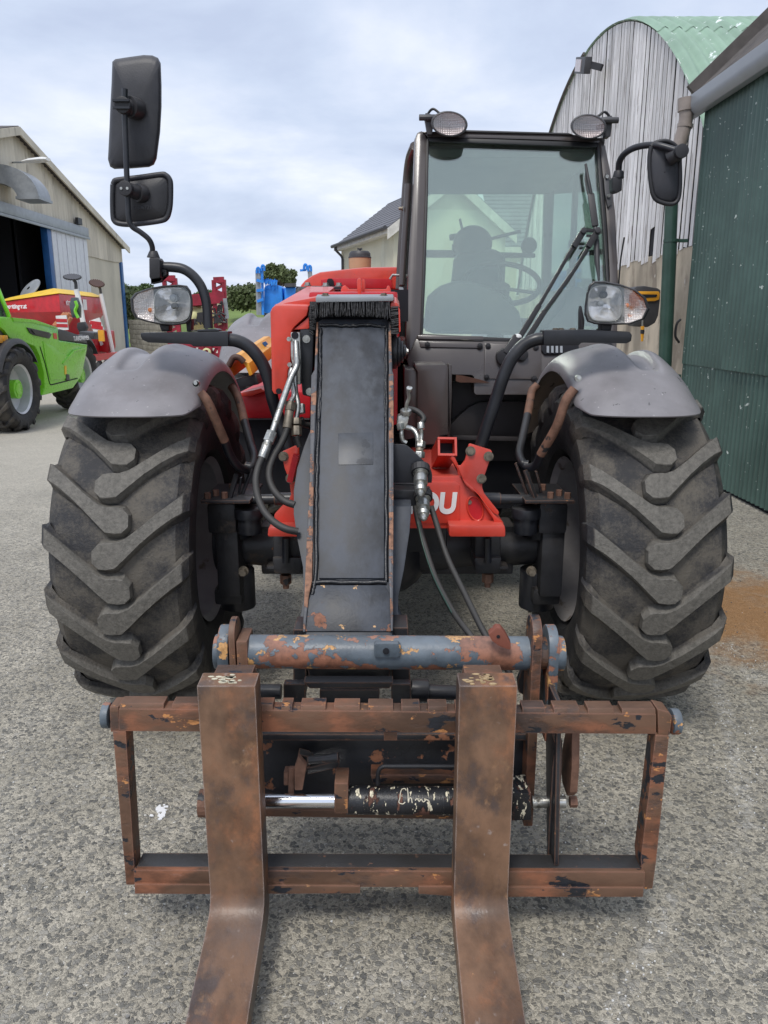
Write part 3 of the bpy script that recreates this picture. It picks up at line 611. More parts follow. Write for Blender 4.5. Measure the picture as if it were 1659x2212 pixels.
mb = MB(); mb.bar((XG-.04, GY+.27, GH+.17), (XG+3.0, GY+.27, GH+3.12), .05, .17); mb.build('barge_board', m_fibre, gs)
# gutter: half round trough
mb = MB(); prof = [(XG-.17, GH+.0), (XG-.166, GH-.03), (XG-.15, GH-.06), (XG-.12, GH-.085), (XG-.08, GH-.09), (XG-.045, GH-.08), (XG-.012, GH-.04)]; 
rows = [[(x_, yv, z_) for x_, z_ in [(XG-.17, GH+.075)]+prof+[(XG-.008, GH+.085)]] for yv in (.2, 4, GY+.18)]
mb.grid(rows, (.004, 0, .002)); mb.build('gutter', m_gutter, gs, smooth=24)
mb = MB(); mb.prism([(x_, GY+.18, z_) for x_, z_ in [(XG-.17, GH+.075)]+prof+[(XG-.008, GH+.085)]], (0, .006, 0)); mb.build('gutter_end', m_gutter, gs)
# weathered swan neck and green downpipe in front of the concrete wall
dp = thing('downpipe', 'rainwater pipe with pale brown bend above and dark green length below, beside green shed corner', 'downpipe', P(1437, 780, GY+.05))
pt = [P(1482, 232, GY+.02), P(1481, 262, GY+.02), P(1467, 315, GY+.02), P(1456, 345, GY+.02), P(1453, 385, GY+.02)]
mb = MB(); mb.tube(catmull(pt, 6), .064, 14); mb.build('pipe_bend', m_pipebr, dp, smooth=60); mb = MB(); mb.tube([P(1482.5, 212, GY+.02), P(1481.5, 240, GY+.02)], .075, 14); mb.tube([P(1480.5, 268, GY+.02), P(1479, 276, GY+.02)], .072, 14); each(mb, 'socket', m_pipebr, dp, smooth=60)
b0 = P(1436, 800, GY+.02); mb = MB(); mb.tube([P(1453, 380, GY+.02), P(1447, 535, GY+.02)], .060, 16); mb.build('pipe', m_gpipe, dp, smooth=60); mb = MB(); mb.tube([P(1447.3, 525, GY+.02), P(1436.5, 780, GY+.02), V((b0.x, b0.y, .05))], .066, 16); mb.build('pipe', m_gpipe, dp, smooth=60)
for v in (520, 812):
    mb = MB(); c = P(1450-(v-500)*.045, v, GY+.02); mb.tube([c-V((0, 0, .015)), c+V((0, 0, .015))], .071, 14); mb.bar(c, c+V((.16, 0, .0)), .03, .03); mb.build('clip', m_gpipe, dp)
mb = MB(); mb.tube(catmull([P(1470, 690, GY), P(1462, 700, GY-.02), P(1459, 725, GY-.02), P(1467, 740, GY)], 6), .012, 6)
tag(mb.build('cable', m_plastic), 'short black cable loop poking from the edge of the green shed wall', 'cable')
# yellow and grey hose-reel box on the concrete wall
hb = thing('hose_reel', 'grey and yellow wall-mounted hose reel box behind the right headlight', 'hose reel', P(1395, 660, GY+.3))
Yh = 8.6
mb = MB(); mb.prism(T('5a', [(330, 385), (350, 365), (420, 362), (520, 380), (545, 395), (540, 480), (525, 600), (500, 655), (440, 690), (330, 680), (300, 600), (300, 450)], Yh), (0, .22, 0)); mb.build('casing', m_dgrey, hb, bevel=.02)
mb = MB(); o_ = T('5a', [(360, 405), (530, 405), (538, 425), (532, 470), (500, 482), (360, 490)], Yh-.02); i_ = T('5a', [(375, 428), (512, 430), (515, 440), (505, 452), (375, 458)], Yh-.025)
mb.prism(o_, (0, .06, 0)); mb.build('yellow_band', m_amber, hb, bevel=.012); mb = MB(); mb.prism(i_, (0, .05, 0)); mb.build('slot', m_dark, hb)
mb = MB(); mb.tube(T('5a', [(397, 600), (398, 680)], Yh-.03), .010, 8); mb.build('hose', m_zinc, hb); mb = MB(); mb.tube(T('5a', [(398, 680), (397, 735), (395, 800)], Yh-.03), [.020, .019, .013], 10); mb.build('nozzle', m_amber, hb); mb = MB(); mb.tube(T('5a', [(398, 708), (397, 740)], Yh-.03), .0215, 10); mb.build('nozzle_grip', m_plastic, hb)
# ---------------------------------------------------------------- house behind the cab
hA = V((.255, 22., 0)); hd = V((-.307, .952, 0)); hg = V((.952, .307, 0)); HE = 3.98; HR = 5.22; GW = 3.35; HL = 5.3
ho = thing('house', 'small cream rendered house with grey slate roof behind the cab', 'house', hA)
mb = MB(); B = hA+hg*GW; mid = hA+hg*GW/2
gp = [hA, B, B+V((0, 0, HE)), mid+V((0, 0, HR)), hA+V((0, 0, HE))]; mb.prism(gp, hd*.2); mb.build('gable_wall', m_render, ho)
mb = MB(); a = hA+hd*.202; mb.prism([a, a+hg*.2, a+hg*.2+V((0, 0, HE)), a+V((0, 0, HE))], hd*(HL-.2)); a = B+hd*.202-hg*.2; mb.prism([a, a+hg*.2, a+hg*.2+V((0, 0, HE)), a+V((0, 0, HE))], hd*(HL-.2)); a = hA+hd*(HL+.01); mb.prism([a, a+hg*GW, a+hg*GW+V((0, 0, HE)), a+hg*GW/2+V((0, 0, HR)), a+V((0, 0, HE))], hd*.2); each(mb, 'side_wall', m_render, ho)
rp = (HR-HE)/(GW/2)
for sg in (0, 1):
    for r_ in range(13):
        e0, e1 = -.22+r_*.152, -.22+(r_+1)*.152+.03
        if e1 > GW/2+.02: e1 = GW/2+.02
        if e0 >= e1: continue
        def pt_(e, dz, s): x_ = e if sg == 0 else GW-e; return hA+hg*x_+hd*s+V((0, 0, HE+rp*e+dz))
        mb = MB(); p4 = [pt_(e0, .10, -.22), pt_(e1, .075, -.22), pt_(e1, .075, HL+.3), pt_(e0, .10, HL+.3)]
        mb.add(p4+[p-V((0, 0, .03)) for p in p4], [(0, 1, 2, 3), (7, 6, 5, 4), (0, 4, 5, 1), (1, 5, 6, 2), (2, 6, 7, 3), (3, 7, 4, 0)]); mb.build('slate_course', m_slate, ho)
    mb = MB(); s0 = -.24
    p4 = [pt_(-.24, .06, s0), pt_(GW/2, .06, s0), pt_(GW/2, -.22, s0), pt_(-.24, -.22, s0)]; mb.prism(p4, hd*.045); mb.build('barge_board', m_soffit, ho)
def sd_(e, z, s): return hA+hg*e+hd*s+V((0, 0, z))
mb = MB(); mb.prism([sd_(-.24, HE-.24, -.22), sd_(0, HE-.24, -.22), sd_(0, HE-.05, -.22), sd_(-.24, HE-.12, -.22)], hd*(HL+.5)); mb.build('soffit', m_soffit, ho)
mb = MB(); mb.tube([sd_(-.30, HE-.10, -.2), sd_(-.30, HE-.10, HL+.3)], .055, 10); mb.build('gutter', m_dgrey, ho); mb = MB(); mb.tube(bend([sd_(-.28, HE-.14, HL-.1), sd_(-.28, HE-.24, HL-.1), sd_(-.05, HE-.45, HL-.1), sd_(-.05, .1, HL-.1)], .08), .04, 8); mb.build('downpipe', m_dgrey, ho)
# second wing seen through the windscreen
h2 = thing('house', 'cream house wing with a grey slate roof and a small window, seen through the windscreen', 'house', (5, 24.5, 0))
mb = MB(); mb.box(3.45, 11.5, 24.6, 30.5, 0, 3.6); mb.build('wall', m_render, h2)
for r_ in range(14):
    y0, z0, y1, z1 = 24.4+r_*.235, 3.62+r_*.15, 24.4+(r_+1)*.235+.04, 3.62+(r_+1)*.15; mb = MB(); mb.prism([(3.3, y0, z0), (3.3, y1, z1), (3.3, y1, z1+.03), (3.3, y0, z0+.05)], (8.3, 0, 0)); mb.build('slate_course', m_slate, h2)
mb = MB(); mb.box(3.3, 11.6, 24.36, 24.44, 3.45, 3.62); mb.build('fascia', m_soffit, h2)
mb = MB(); mb.box(4.05, 5.05, 24.56, 24.66, 2.2, 3.2); wf = mb.build('window', m_white, h2)
for a_ in (4.12, 4.58): mb = MB(); mb.box(a_, a_+.40, 24.54, 24.58, 2.27, 3.13); mb.build('pane', m_pane, wf)
# ================================================================ BACKGROUND MACHINES
def make_wheel(name, hub, Rr, wd, rimr, tm, rm, hm, parent, nl=18, side=1, lug=.038, outer='disc'):
    """tractor wheel whose axle runs along X; returns a wheel part with tyre and rim as sub-parts"""
    w = wd/2; rc = Rr-lug
    prof = [(rimr, -w*.72), (rimr+.03, -w*.86), ((rimr+rc)/2, -w*1.0), (rc-.05, -w*.99), (rc-.012, -w*.84), (rc, -w*.45), (rc+.004, 0), (rc, w*.45), (rc-.012, w*.84), (rc-.05, w*.99), ((rimr+rc)/2, w*1.0), (rimr+.03, w*.86), (rimr, w*.72)]
    mb = MB(); mb.lathe([(rimr*1.0, -w*.80), (rimr*.93, -w*.70), (rimr*.90, -w*.3), (rimr*.90, w*.3), (rimr*.93, w*.70), (rimr*1.0, w*.80)], (0, 0, 0), (1, 0, 0), 40)
    s = side
    mb.lathe([(rimr*.90, s*w*.12), (rimr*.72, s*w*.02), (rimr*.45, s*w*.02), (.12, s*w*.05), (0.001, s*w*.05)], (0, 0, 0), (1, 0, 0), 32)
    wh = mb.build(name, rm, parent, smooth=35); wh.location = hub
    tb = MB(); tb.lathe(prof, (0, 0, 0), (1, 0, 0), 96)
    # lugs: centre line runs from the nose (just past the middle) out over the shoulder and down the side
    line = [(-.058, -.002, Rr-.001, .020), (-.038, -.001, Rr, .041), (-.015, 0, Rr+.001, .044), (.015, .002, Rr+.001, .042), (.045, .022, Rr, .033), (.095, .067, Rr-.003, .0275), (.145, .112, Rr-.008, .0275), (.190, .150, Rr-.015, .029), (.222, .176, Rr-.026, .033), (.240, .192, Rr-.052, .034), (.243, .205, Rr-.10, .030)]
    k = w/.235
    for i in range(nl*2):
        sg = 1 if i % 2 else -1; ph0 = i*pi/nl; vs = []; fs = []
        for j, (u, ds, rt, hw) in enumerate(line):
            a = ph0+ds/Rr; u_ = u*k*sg; da = hw/Rr; rb = rc-.006 if u < .2 else (rc-.02 if u < .235 else rc-.06)
            ub = u_ if u < .2 else sg*w*(.92 if u < .23 else .97)
            if j == len(line)-1: rt = rc-.065; rb = rc-.10
            for (da_, rr, uu) in ((-da*1.6, rb, ub), (-da*1.17, rb+(rt-rb)*.42, ub*.3+u_*.7), (-da*1.0, rt-.0022, u_), (-da*.945, rt, u_), (da*.945, rt, u_), (da*1.0, rt-.0022, u_), (da*1.17, rb+(rt-rb)*.42, ub*.3+u_*.7), (da*1.6, rb, ub)):
                vs.append((uu, -rr*cos(a+da_), rr*sin(a+da_)))
        n = len(line)
        for j in range(n-1):
            for t in range(7): fs.append((j*8+t, j*8+t+1, j*8+8+t+1, j*8+8+t))
        fs.append(tuple(range(8))); fs.append(tuple((n-1)*8+7-t for t in range(8))); tb.add(vs, fs)
    me = tb.mesh('tyre', smooth=27); me.materials.append(tm); link('tyre', me, wh)
    if hm: mb = MB(); mb.cyl((s*w*.02, 0, 0), (s*w*.62, 0, 0), .13, 20); mb.cyl((s*w*.62, 0, 0), (s*w*.66, 0, 0), .085, 20); [mb.cyl((s*w*.62, .1*cos(a*pi/3), .1*sin(a*pi/3)), (s*w*.66, .1*cos(a*pi/3), .1*sin(a*pi/3)), .014, 6) for a in range(6)]; mb.build('hub', hm, wh, bevel=.006)
    return wh
# ---------------------------------------------------------------- lime green machine, left
XM = -5.05
gm = thing('green_telehandler', 'lime green telescopic handler with silver wheels parked at the left edge', 'telehandler', (XM-.9, 12, 0))
c = PX(*q('2b', 268, 1625), XM-.12); hubn = V((XM-.09, 10.62, .565))
make_wheel('wheel', hubn, .58, .44, .34, m_tyre, m_steelrim, m_green, gm, 15, 1)
make_wheel('wheel', (XM-.27, 13.40, .565), .58, .44, .34, m_tyre, m_steelrim, m_green, gm, 15, 1)
for yy_ in (10.62, 13.40): make_wheel('wheel', (XM-1.9, yy_, .575), .58, .44, .34, m_tyre, m_steelrim, m_green, gm, 15, -1)
mb = MB(); mb.prism(T('2b', [(0, 725), (120, 735), (430, 765), (700, 855), (712, 1010), (1055, 1060), (1050, 1120), (1000, 1390), (960, 1480), (880, 1590), (720, 1630), (510, 1680), (540, 1600), (530, 1400), (480, 1200), (430, 1090), (330, 1050), (130, 1000), (60, 900), (0, 850)], X=XM), (-1.35, 0, 0)); body = mb.build('body', m_green, gm, bevel=.03)
mb = MB(); mb.prism(T('2b', [(150, 740), (430, 768), (690, 858), (690, 870), (520, 830), (380, 800), (170, 790)], X=XM+.012), (-.03, 0, 0)); mb.build('hood_edge', m_green, gm, bevel=.008)
mb = MB(); mb.prism(T('2b', [(520, 1020), (560, 1050), (640, 1080), (690, 1140), (830, 1210), (900, 1130), (1030, 1110), (985, 1380), (900, 1460), (700, 1490), (610, 1490), (560, 1300)], X=XM+.012), (-.03, 0, 0)); mb.build('side_door', m_green, gm, bevel=.02)
mb = MB(); mb.prism(T('2b', [(755, 1290), (900, 1130), (1035, 1095), (1030, 1120), (915, 1150), (775, 1305)], X=XM+.03), (-.03, 0, 0)); mb.build('door_crease', m_green, gm, bevel=.01)
mb = MB(); mb.tube(bend(T('2b', [(480, 1090), (540, 1290), (600, 1552), (870, 1485), (930, 1470)], X=XM+.002), .06), .009, 6); mb.build('door_gap', m_dark, gm)
mb = MB(); mb.prism(T('2b', [(330, 858), (430, 880), (590, 918), (625, 940), (600, 992), (410, 950), (370, 925)], X=XM+.02), (-.05, 0, 0)); gr = mb.build('grille', m_dgrey, gm, bevel=.01)
for i in range(5): mb = MB(); u = i/5; mb.bar(PX(*q('2b', 375+10*i, 885+u*62), XM+.03), PX(*q('2b', 590-4*i, 925+u*50), XM+.03), .012, .012); mb.build('slat', m_black, gr)
mb = MB(); mb.prism(T('2b', [(712, 875), (800, 895), (950, 950), (1050, 1025), (1052, 1048), (715, 1012), (700, 960)], X=XM+.004), (-1.0, 0, 0)); mb.build('rear_hood', m_dgrey, gm, bevel=.03)
text('TURBOFARMER', 'lettering', m_decal, gm, PX(*q('2b', 885, 1018), XM+.008), .098, (R(90), 0, R(90)), .001, bold=.002)
mb = MB(); mb.prism(T('2b', [(640, 925), (680, 930), (690, 1000), (650, 995)], X=XM+.006), (-.004, 0, 0)); mb.build('badge', m_red, gm); mb = MB(); mb.prism(T('2b', [(775, 1320), (800, 1318), (803, 1420), (780, 1425)], X=XM+.018), (-.004, 0, 0)); mb.build('warning_sticker', m_yellow, gm)
mb = MB(); mb.prism(T('2b', [(798, 1420), (835, 1425), (838, 1490), (800, 1495)], X=XM+.02), (-.03, 0, 0)); mb.build('door_latch', m_black, gm)
# arched mudguards
def arc_guard(hub, r, x0, x1, a0, a1, mat, parent, n=14):
    rows = []
    for i in range(n+1):
        a = R(a0+(a1-a0)*i/n); rows.append([V((x, hub[1]-rr*cos(a), hub[2]+rr*sin(a))) for x, rr in ((x0, r), (x1-.03, r), (x1, r-.06))])
    mb = MB(); mb.grid(rows, (0, 0, -.012)); return mb.build('mudguard', mat, parent, smooth=40)
arc_guard((0, 10.62, .575), .67, XM-.40, XM+.12, 25, 150, m_dgrey, gm); arc_guard((0, 13.40, .575), .67, XM-.50, XM-.02, 25, 150, m_dgrey, gm)
# cab at the frame's edge
mb = MB(); mb.prism(T('2b', [(-330, 730), (-20, 730), (0, 720), (125, 735), (130, 1000), (0, 980), (-330, 900)], X=XM-.05), (-1.2, 0, 0)); mb.build('cab_base', m_dgrey, gm, bevel=.02)
mb = MB(); mb.tube(catmull([PX(*q('2b', 110, 735), XM-.05), PX(*q('2b', 40, 560), XM-.1), PX(*q('2b', -60, 330), XM-.2), PX(*q('2b', -160, 250), XM-.3)], 5), .030, 8); a = PX(*q('2b', -160, 250), XM-.3); mb.tube([a, a+V((-1.0, 0, 0))], .05, 8); mb.build('cab_frame', m_green, gm)
a = PX(*q('2b', 110, 735), XM-.1); mb = MB(); mb.prism([a, a+V((0, -1.0, 0)), a+V((-.2, -1., 1.1)), a+V((-.2, -.5, 1.0))], (-.02, 0, 0)); mb.build('cab_window', m_pane, gm)
for kk in ((8, 1000), (75, 1000)):
    mb = MB(); p_ = PX(*q('2b', *kk), XM+.03); mb.box(p_.x-.1, p_.x, p_.y-.06, p_.y+.06, p_.z-.05, p_.z+.05); mb.build('side_light', m_amber, gm, bevel=.01)
# mirrors on the far side of its cab
mb = MB(); c = P(*q('2b', 900, 620), 13.5); mb.box(c.x-.42, c.x+.12, c.y, c.y+.10, c.z-.42, c.z+.42)
sc = MB(); sc.prism(T('2b', [(850, 500), (925, 495), (960, 600), (960, 745), (860, 740), (830, 600)], 15.2), (0, .1, 0)); sc.build('mirror', m_pane, gm, bevel=.02); sc = MB(); sc.tube(catmull(T('2b', [(905, 540), (925, 600), (905, 660), (940, 745)], 15.15), 4), .03, 6); sc.build('mirror_trim', m_green, gm)
sc = MB(); sc.prism(T('2b', [(925, 800), (1010, 790), (1040, 860), (1020, 920), (950, 925), (920, 860)], 14.9), (0, .12, 0)); sc.build('mirror', m_plastic, gm, bevel=.02)
sc = MB(); sc.bar(P(*q('2b', 1000, 940), 14.6), P(*q('2b', 1180, 960), 14.6), .4, .12); sc.build('rear_lamp_bar', m_dgrey, gm, bevel=.02); sc = MB(); c = P(*q('2b', 1180, 958), 14.4); sc.box(c.x, c.x+.1, c.y, c.y+.05, c.z-.1, c.z+.1); sc.build('rear_light', m_amber, gm)
# ---------------------------------------------------------------- red seed drill with yellow lid
sdm = thing('seed_drill', 'red seed drill hopper with a yellow lid in front of the shed doorway', 'seed drill', (-8, 19.5, 0))
C0 = V((-7.33, 18., 0)); U1 = V((-.85, .52, 0)).normalized(); U2 = V((-.07, 1, 0)).normalized(); L1, L2 = 2.35, 3.5
def hp(u, v, z, i=0.): return C0+U1*(i+u*(L1-2*i))+U2*(i+v*(L2-2*i))+V((0, 0, z))
mb = MB(); lv = [(2.06, 0), (1.66, 0), (1.05, .48), (.95, .60)]
vs = [hp(u, v, z-(.17 if (i == 0 and z > 2 and u == 1) else 0), i) for z, i in lv for u, v in ((0, 0), (1, 0), (1, 1), (0, 1))]; fs = [(0, 1, 2, 3), (15, 14, 13, 12)]+[(r*4+k, r*4+4+k, r*4+4+(k+1) % 4, r*4+(k+1) % 4) for r in range(3) for k in range(4)]
mb.add(vs, fs); mb.build('hopper', m_redbg, sdm, bevel=.02)
mb = MB(); tp = [hp(0, 0, 2.07, -.05), hp(1, 0, 1.90, -.05), hp(1, 1, 1.90, -.05), hp(0, 1, 2.07, -.05)]; tq = [hp(0, 0, 2.20, .32), hp(1, 0, 2.02, .32), hp(1, 1, 2.10, .32), hp(0, 1, 2.20, .32)]
mb.add(tp+tq, [(3, 2, 1, 0), (4, 5, 6, 7)]+[(k, (k+1) % 4, (k+1) % 4+4, k+4) for k in range(4)]); mb.build('lid', m_yellow, sdm, bevel=.03)
ang1 = atan2(-U1.y, -U1.x); text('www.poettinger.at', 'lettering', m_decal, sdm, hp(.93, 0, 1.75)-V((.06, .10, 0)), .15, (R(90), 0, ang1), .002, bold=.004)
ang2 = atan2(U2.y, U2.x); text('PÖTTINGER', 'lettering', m_decal, sdm, hp(0, .10, 1.82)+V((.03, 0, 0)), .13, (R(90), 0, ang2), .002, bold=.003)
text('SOLID design', 'lettering', m_decal, sdm, hp(0, .66, 1.84)+V((.03, 0, 0)), .10, (R(90), 0, ang2), .002) if 0 else None
mb = MB(); a = hp(0, .47, 1.98)+V((.02, 0, 0)); mb.prism([a, a+U2*.28, a+U2*.28-V((0, 0, .25)), a-V((0, 0, .25))], (.01, 0, 0)); mb.build('white_sticker', m_white, sdm)
mb = MB(); mb.box(-8.4, -7.6, 18.6, 21.4, .55, 1.0); mb.bar((-7.0, 18.4, .6), (-7.0, 22.3, .6), .14, .14); mb.bar((-8.8, 18.8, .6), (-8.8, 21.8, .6), .14, .14); mb.build('frame', m_redbg, sdm)
for i in range(7):
    y_ = 18.6+i*.5; mb = MB(); mb.lathe([(.24, 0), (.24, .015), (.02, .03)], (-7.0, y_, .26), (1, .1, 0), 20); mb.bar((-7., y_, .26), (-7.2, y_, .62), .05, .08); mb.build('coulter', m_dgrey, sdm)
for i in range(3):
    mb = MB(); mb.tube(catmull(T('2b', [(840-30*i, 690), (770-25*i, 760), (690-20*i, 840)], 16.8+.1*i), 5), .045, 8); mb.build('seed_hose', m_orange_hose, sdm)
mb = MB(); mb.tube(catmull(T('2b', [(855, 740), (800, 830), (770, 880)], 16.6), 5), .04, 8); mb.build('seed_hose', m_orange_hose, sdm)
for pts in ([(735, 715), (760, 890)], [(1135, 760), (1190, 900)]):
    a, b = P(*q('2b', *pts[0]), 16.4), P(*q('2b', *pts[1]), 16.4); mb = MB(); mb.bar(a, b, .22, .03, (0, 1, 0)); wb = mb.build('warning_board', m_white, sdm)
    for t0, t1 in ((.25, .4), (.6, .75)): mb = MB(); mb.bar(a.lerp(b, t0)-V((0, .02, .06)), a.lerp(b, t1)-V((0, .02, -.05)), .23, .01, (0, 1, 0)); mb.build('red_stripe', m_redbg, wb)
mb = MB(); mb.prism(T('2b', [(1160, 900), (1200, 880), (1300, 900), (1320, 1100), (1300, 1170), (1200, 1150), (1170, 1000)], 21.0), (0, .5, 0)); mb.build('side_cover', m_redbg, sdm, bevel=.04)
mb = MB(); mb.prism(T('2b', [(1185, 1000), (1215, 995), (1240, 1060), (1210, 1080)], 20.95), (0, .02, 0)); mb.build('white_sticker', m_white, sdm)
for k, (pole, disc, Y_) in enumerate(((((1000, 800), (965, 600), (915, 400)), (870, 262, 98, 34), 16.6), (((1360, 1160), (1290, 830), (1212, 455)), (1163, 335, 85, 46), 21.0))):
    mk = sdm; mb = MB(); mb.tube(T('2b', pole, Y_), .055, 8); mp = mb.build('marker_arm', m_white, mk)
    d0 = P(*q('2b', *pole[-1]), Y_); d1 = P(*q('2b', disc[0]+14, disc[1]+20), Y_); mb = MB(); mb.tube(catmull([d0, d0.lerp(d1, .5)+V((.02, 0, .03)), d1], 4), .035, 6); mb.build('stalk', m_dgrey, mp)
    rr = []; n = 22; ctr = P(*q('2b', disc[0], disc[1]), Y_); rad = disc[2]*.1797/FPX*Y_*1.03
    ax = V((.12, -.35, .93)) if k == 0 else V((.3, -.45, .85)); ax.normalize(); e1 = V((1, 0, .28)); e1 = (e1-ax*e1.dot(ax)).normalized(); e2 = ax.cross(e1)
    mb = MB(); mb.prism([ctr+(e1*cos(a*pi/n)+e2*sin(a*pi/n))*(rad*(1 if a % 2 else .84)) for a in range(2*n)], ax*.03); mb.build('serrated_disc', m_dgrey if k == 0 else m_brown, mp)
a = P(*q('2b', 365, 405), 20.2); mb = MB(); ax = V((-.45, -.6, .65)).normalized(); mb.lathe([(.33, 0), (.33, .02), (.05, .06)], a, ax, 26); mb.build('level_disc', m_galv, sdm)
# ---------------------------------------------------------------- dark red boom sprayer
rs = thing('boom_sprayer', 'dark red folded boom sprayer with pale yellow tank beyond the left headlight', 'crop sprayer', (-7, 29, 0))
Ys = 29.
def lattice(parent, k, a, b, c, d, Y, mat, n, name):
    """open lattice between two rails, a-b and c-d"""
    A, B_, C_, D_ = (P(*q(k, *t), Y) for t in (a, b, c, d)); mb = MB(); 
    for r0, r1 in ((A, B_), (C_, D_)): mb.bar(r0, r1, .14, .14)
    mb.build(name, mat, parent)
    for i in range(n):
        p0 = A.lerp(B_, i/n); p1 = C_.lerp(D_, (i+.5)/n); p2 = A.lerp(B_, (i+1)/n); mb = MB(); mb.bar(p0, p1, .08, .10); mb.bar(p1, p2, .08, .10); mb.build('lattice_brace', mat, parent)
    mb = MB(); mb.bar(A, C_, .18, .2); mb.bar(B_, D_, .12, .14); each(mb, 'end_plate', mat, parent)
lattice(rs, '1b', (640, 250), (665, 745), (745, 245), (765, 760), Ys, m_dred, 5, 'boom_rail')
lattice(rs, '1b', (125, 232), (190, 900), (238, 230), (290, 900), Ys, m_dred, 6, 'boom_rail')
mb = MB(); mb.bar(P(*q('1b', 300, 470), Ys), P(*q('1b', 760, 425), Ys), .25, .4); mb.slab('1b', [(400, 430), (520, 425), (520, 520), (400, 520)], Ys+.2, .3); mb.build('cross_beam', m_dred, rs)
def ball(c, rx, ry, rz, n=14, m=20): return [[V((c[0]+rx*sin(pi*i/n)*cos(2*pi*k/m), c[1]+ry*sin(pi*i/n)*sin(2*pi*k/m), c[2]+rz*cos(pi*i/n))) for k in range(m+1)] for i in range(n+1)]
for (x_, y_, w_, h_) in ((460, 640, 120, 135), (690, 610, 80, 110)):
    c = P(*q('1b', x_, y_), Ys+.6); s_ = .2083/FPX*Ys; mb = MB(); mb.grid(ball(c, w_*s_, .7, h_*s_)); mb.build('tank', m_ytank, rs, smooth=60)
for i in range(14):
    x_ = random.uniform(430, 740); y_ = random.uniform(520, 700); mb = MB(); mb.tube(catmull([P(*q('1b', x_+random.uniform(-50, 50), y_+random.uniform(-70, 70)), Ys-.3) for _ in range(4)], 4), .035, 6); mb.build('sprayer_hose', m_plastic, rs)
mb = MB(); mb.slab('1b', [(465, 590), (530, 580), (525, 690), (470, 690)], Ys-.35, .3); mb.slab('1b', [(640, 635), (700, 640), (710, 690), (650, 700)], Ys-.35, .3); mb.build('valve_block', m_plastic, rs)
lattice(rs, '1b', (170, 920), (850, 940), (180, 990), (840, 1040), Ys-.2, m_dred, 8, 'lower_frame')
for (a, b) in (((230, 930), (230, 1000)), ((520, 940), (520, 1060)), ((710, 940), (710, 1065)), ((780, 940), (800, 1030)), ((600, 930), (600, 980))): mb = MB(); mb.bar(P(*q('1b', *a), Ys-.4), P(*q('1b', *b), Ys-.4), .16, .16); mb.build('stand_leg', m_dred, rs)
mb = MB(); c = P(*q('1b', 570, 1000), Ys-.5); mb.lathe([(.16, 0), (.16, .1), (.10, .12), (.10, 0)], c, (0, -1, 0), 18, closed=True); mb.build('outlet', m_ytank, rs); mb = MB(); mb.lathe([(.42, -.15), (.42, .15), (.2, .17), (.2, -.17)], P(*q('1b', 840, 985), Ys-.2), (1, .2, 0), 22, closed=True); mb.build('wheel', m_plastic, rs)
mb = MB(); mb.bar(P(*q('1b', 755, 440), Ys-.1), P(*q('1b', 780, 650), Ys-.1), .12, .12); mb.build('strut', m_galv, rs)
# ---------------------------------------------------------------- blue sprayer
bsn = thing('blue_sprayer', 'blue plastic-tank sprayer with pale folded booms behind the red shroud', 'crop sprayer', (-3, 24, 0)); Yb_ = 24.
mb = MB(); mb.slab('1b', [(1160, 325), (1190, 300), (1310, 300), (1350, 330), (1355, 480), (1300, 520), (1220, 600), (1160, 590)], Yb_, 1.4); mb.build('tank', m_blue, bsn, bevel=.08)
mb = MB(); mb.slab('1b', [(1365, 325), (1490, 318), (1500, 480), (1370, 500)], Yb_+.05, 1.4); mb.build('tank', m_blue, bsn, bevel=.08)
mb = MB(); mb.slab('1b', [(1160, 590), (1300, 520), (1420, 480), (1420, 900), (1170, 900)], Yb_+.3, 1.); mb.build('chassis', m_dgrey, bsn)
for x_ in (1085, 1110, 1140, 1625, 1645): mb = MB(); y1_ = 610 if x_ < 1300 else 300; mb.bar(P(*q('1b', x_, 150 if x_ < 1120 or x_ > 1600 else 125), Yb_-.2), P(*q('1b', x_+12, y1_), Yb_-.2), .07, .07); mb.build('boom_section', m_galv if x_ != 1140 else m_blue, bsn)
for (a, b) in (((1085, 250), (1160, 270)), ((1085, 360), (1160, 350)), ((1090, 470), (1155, 450))): mb = MB(); mb.bar(P(*q('1b', *a), Yb_-.3), P(*q('1b', *b), Yb_-.3), .06, .08); mb.build('boom_link', m_blue, bsn)
for (x_, y_) in ((1100, 130), (1150, 105), (1590, 95), (1635, 110)): mb = MB(); mb.tube(catmull(T('1b', [(x_-15, y_+50), (x_-12, y_+5), (x_, y_-8), (x_+12, y_+5), (x_+15, y_+50)], Yb_-.25), 4), .035, 6); mb.build('hook', m_blue, bsn)
for i in range(9): x_ = 1175+i*14; mb = MB(); c = P(*q('1b', x_, 280+random.uniform(-20, 8)), Yb_-.1); mb.box(c.x-.025, c.x+.025, c.y, c.y+.05, c.z-.05, c.z+.05); mb.cyl(c+V((0, .025, -.2)), c+V((0, .025, .10)), .012, 6); mb.build('nozzle_valve', m_blue, bsn)
mb = MB(); mb.bar(P(*q('1b', 1150, 255), Yb_), P(*q('1b', 1300, 262), Yb_), .07, .07); mb.bar(P(*q('1b', 1535, 150), Yb_-.2), P(*q('1b', 1600, 145), Yb_-.2), .06, .06); mb.build('top_rail', m_blue, bsn)
mb = MB(); mb.slab('1b', [(1375, 285), (1480, 280), (1480, 318), (1375, 322)], Yb_-.1, .4); mb.build('filler_cap', m_dgrey, bsn)
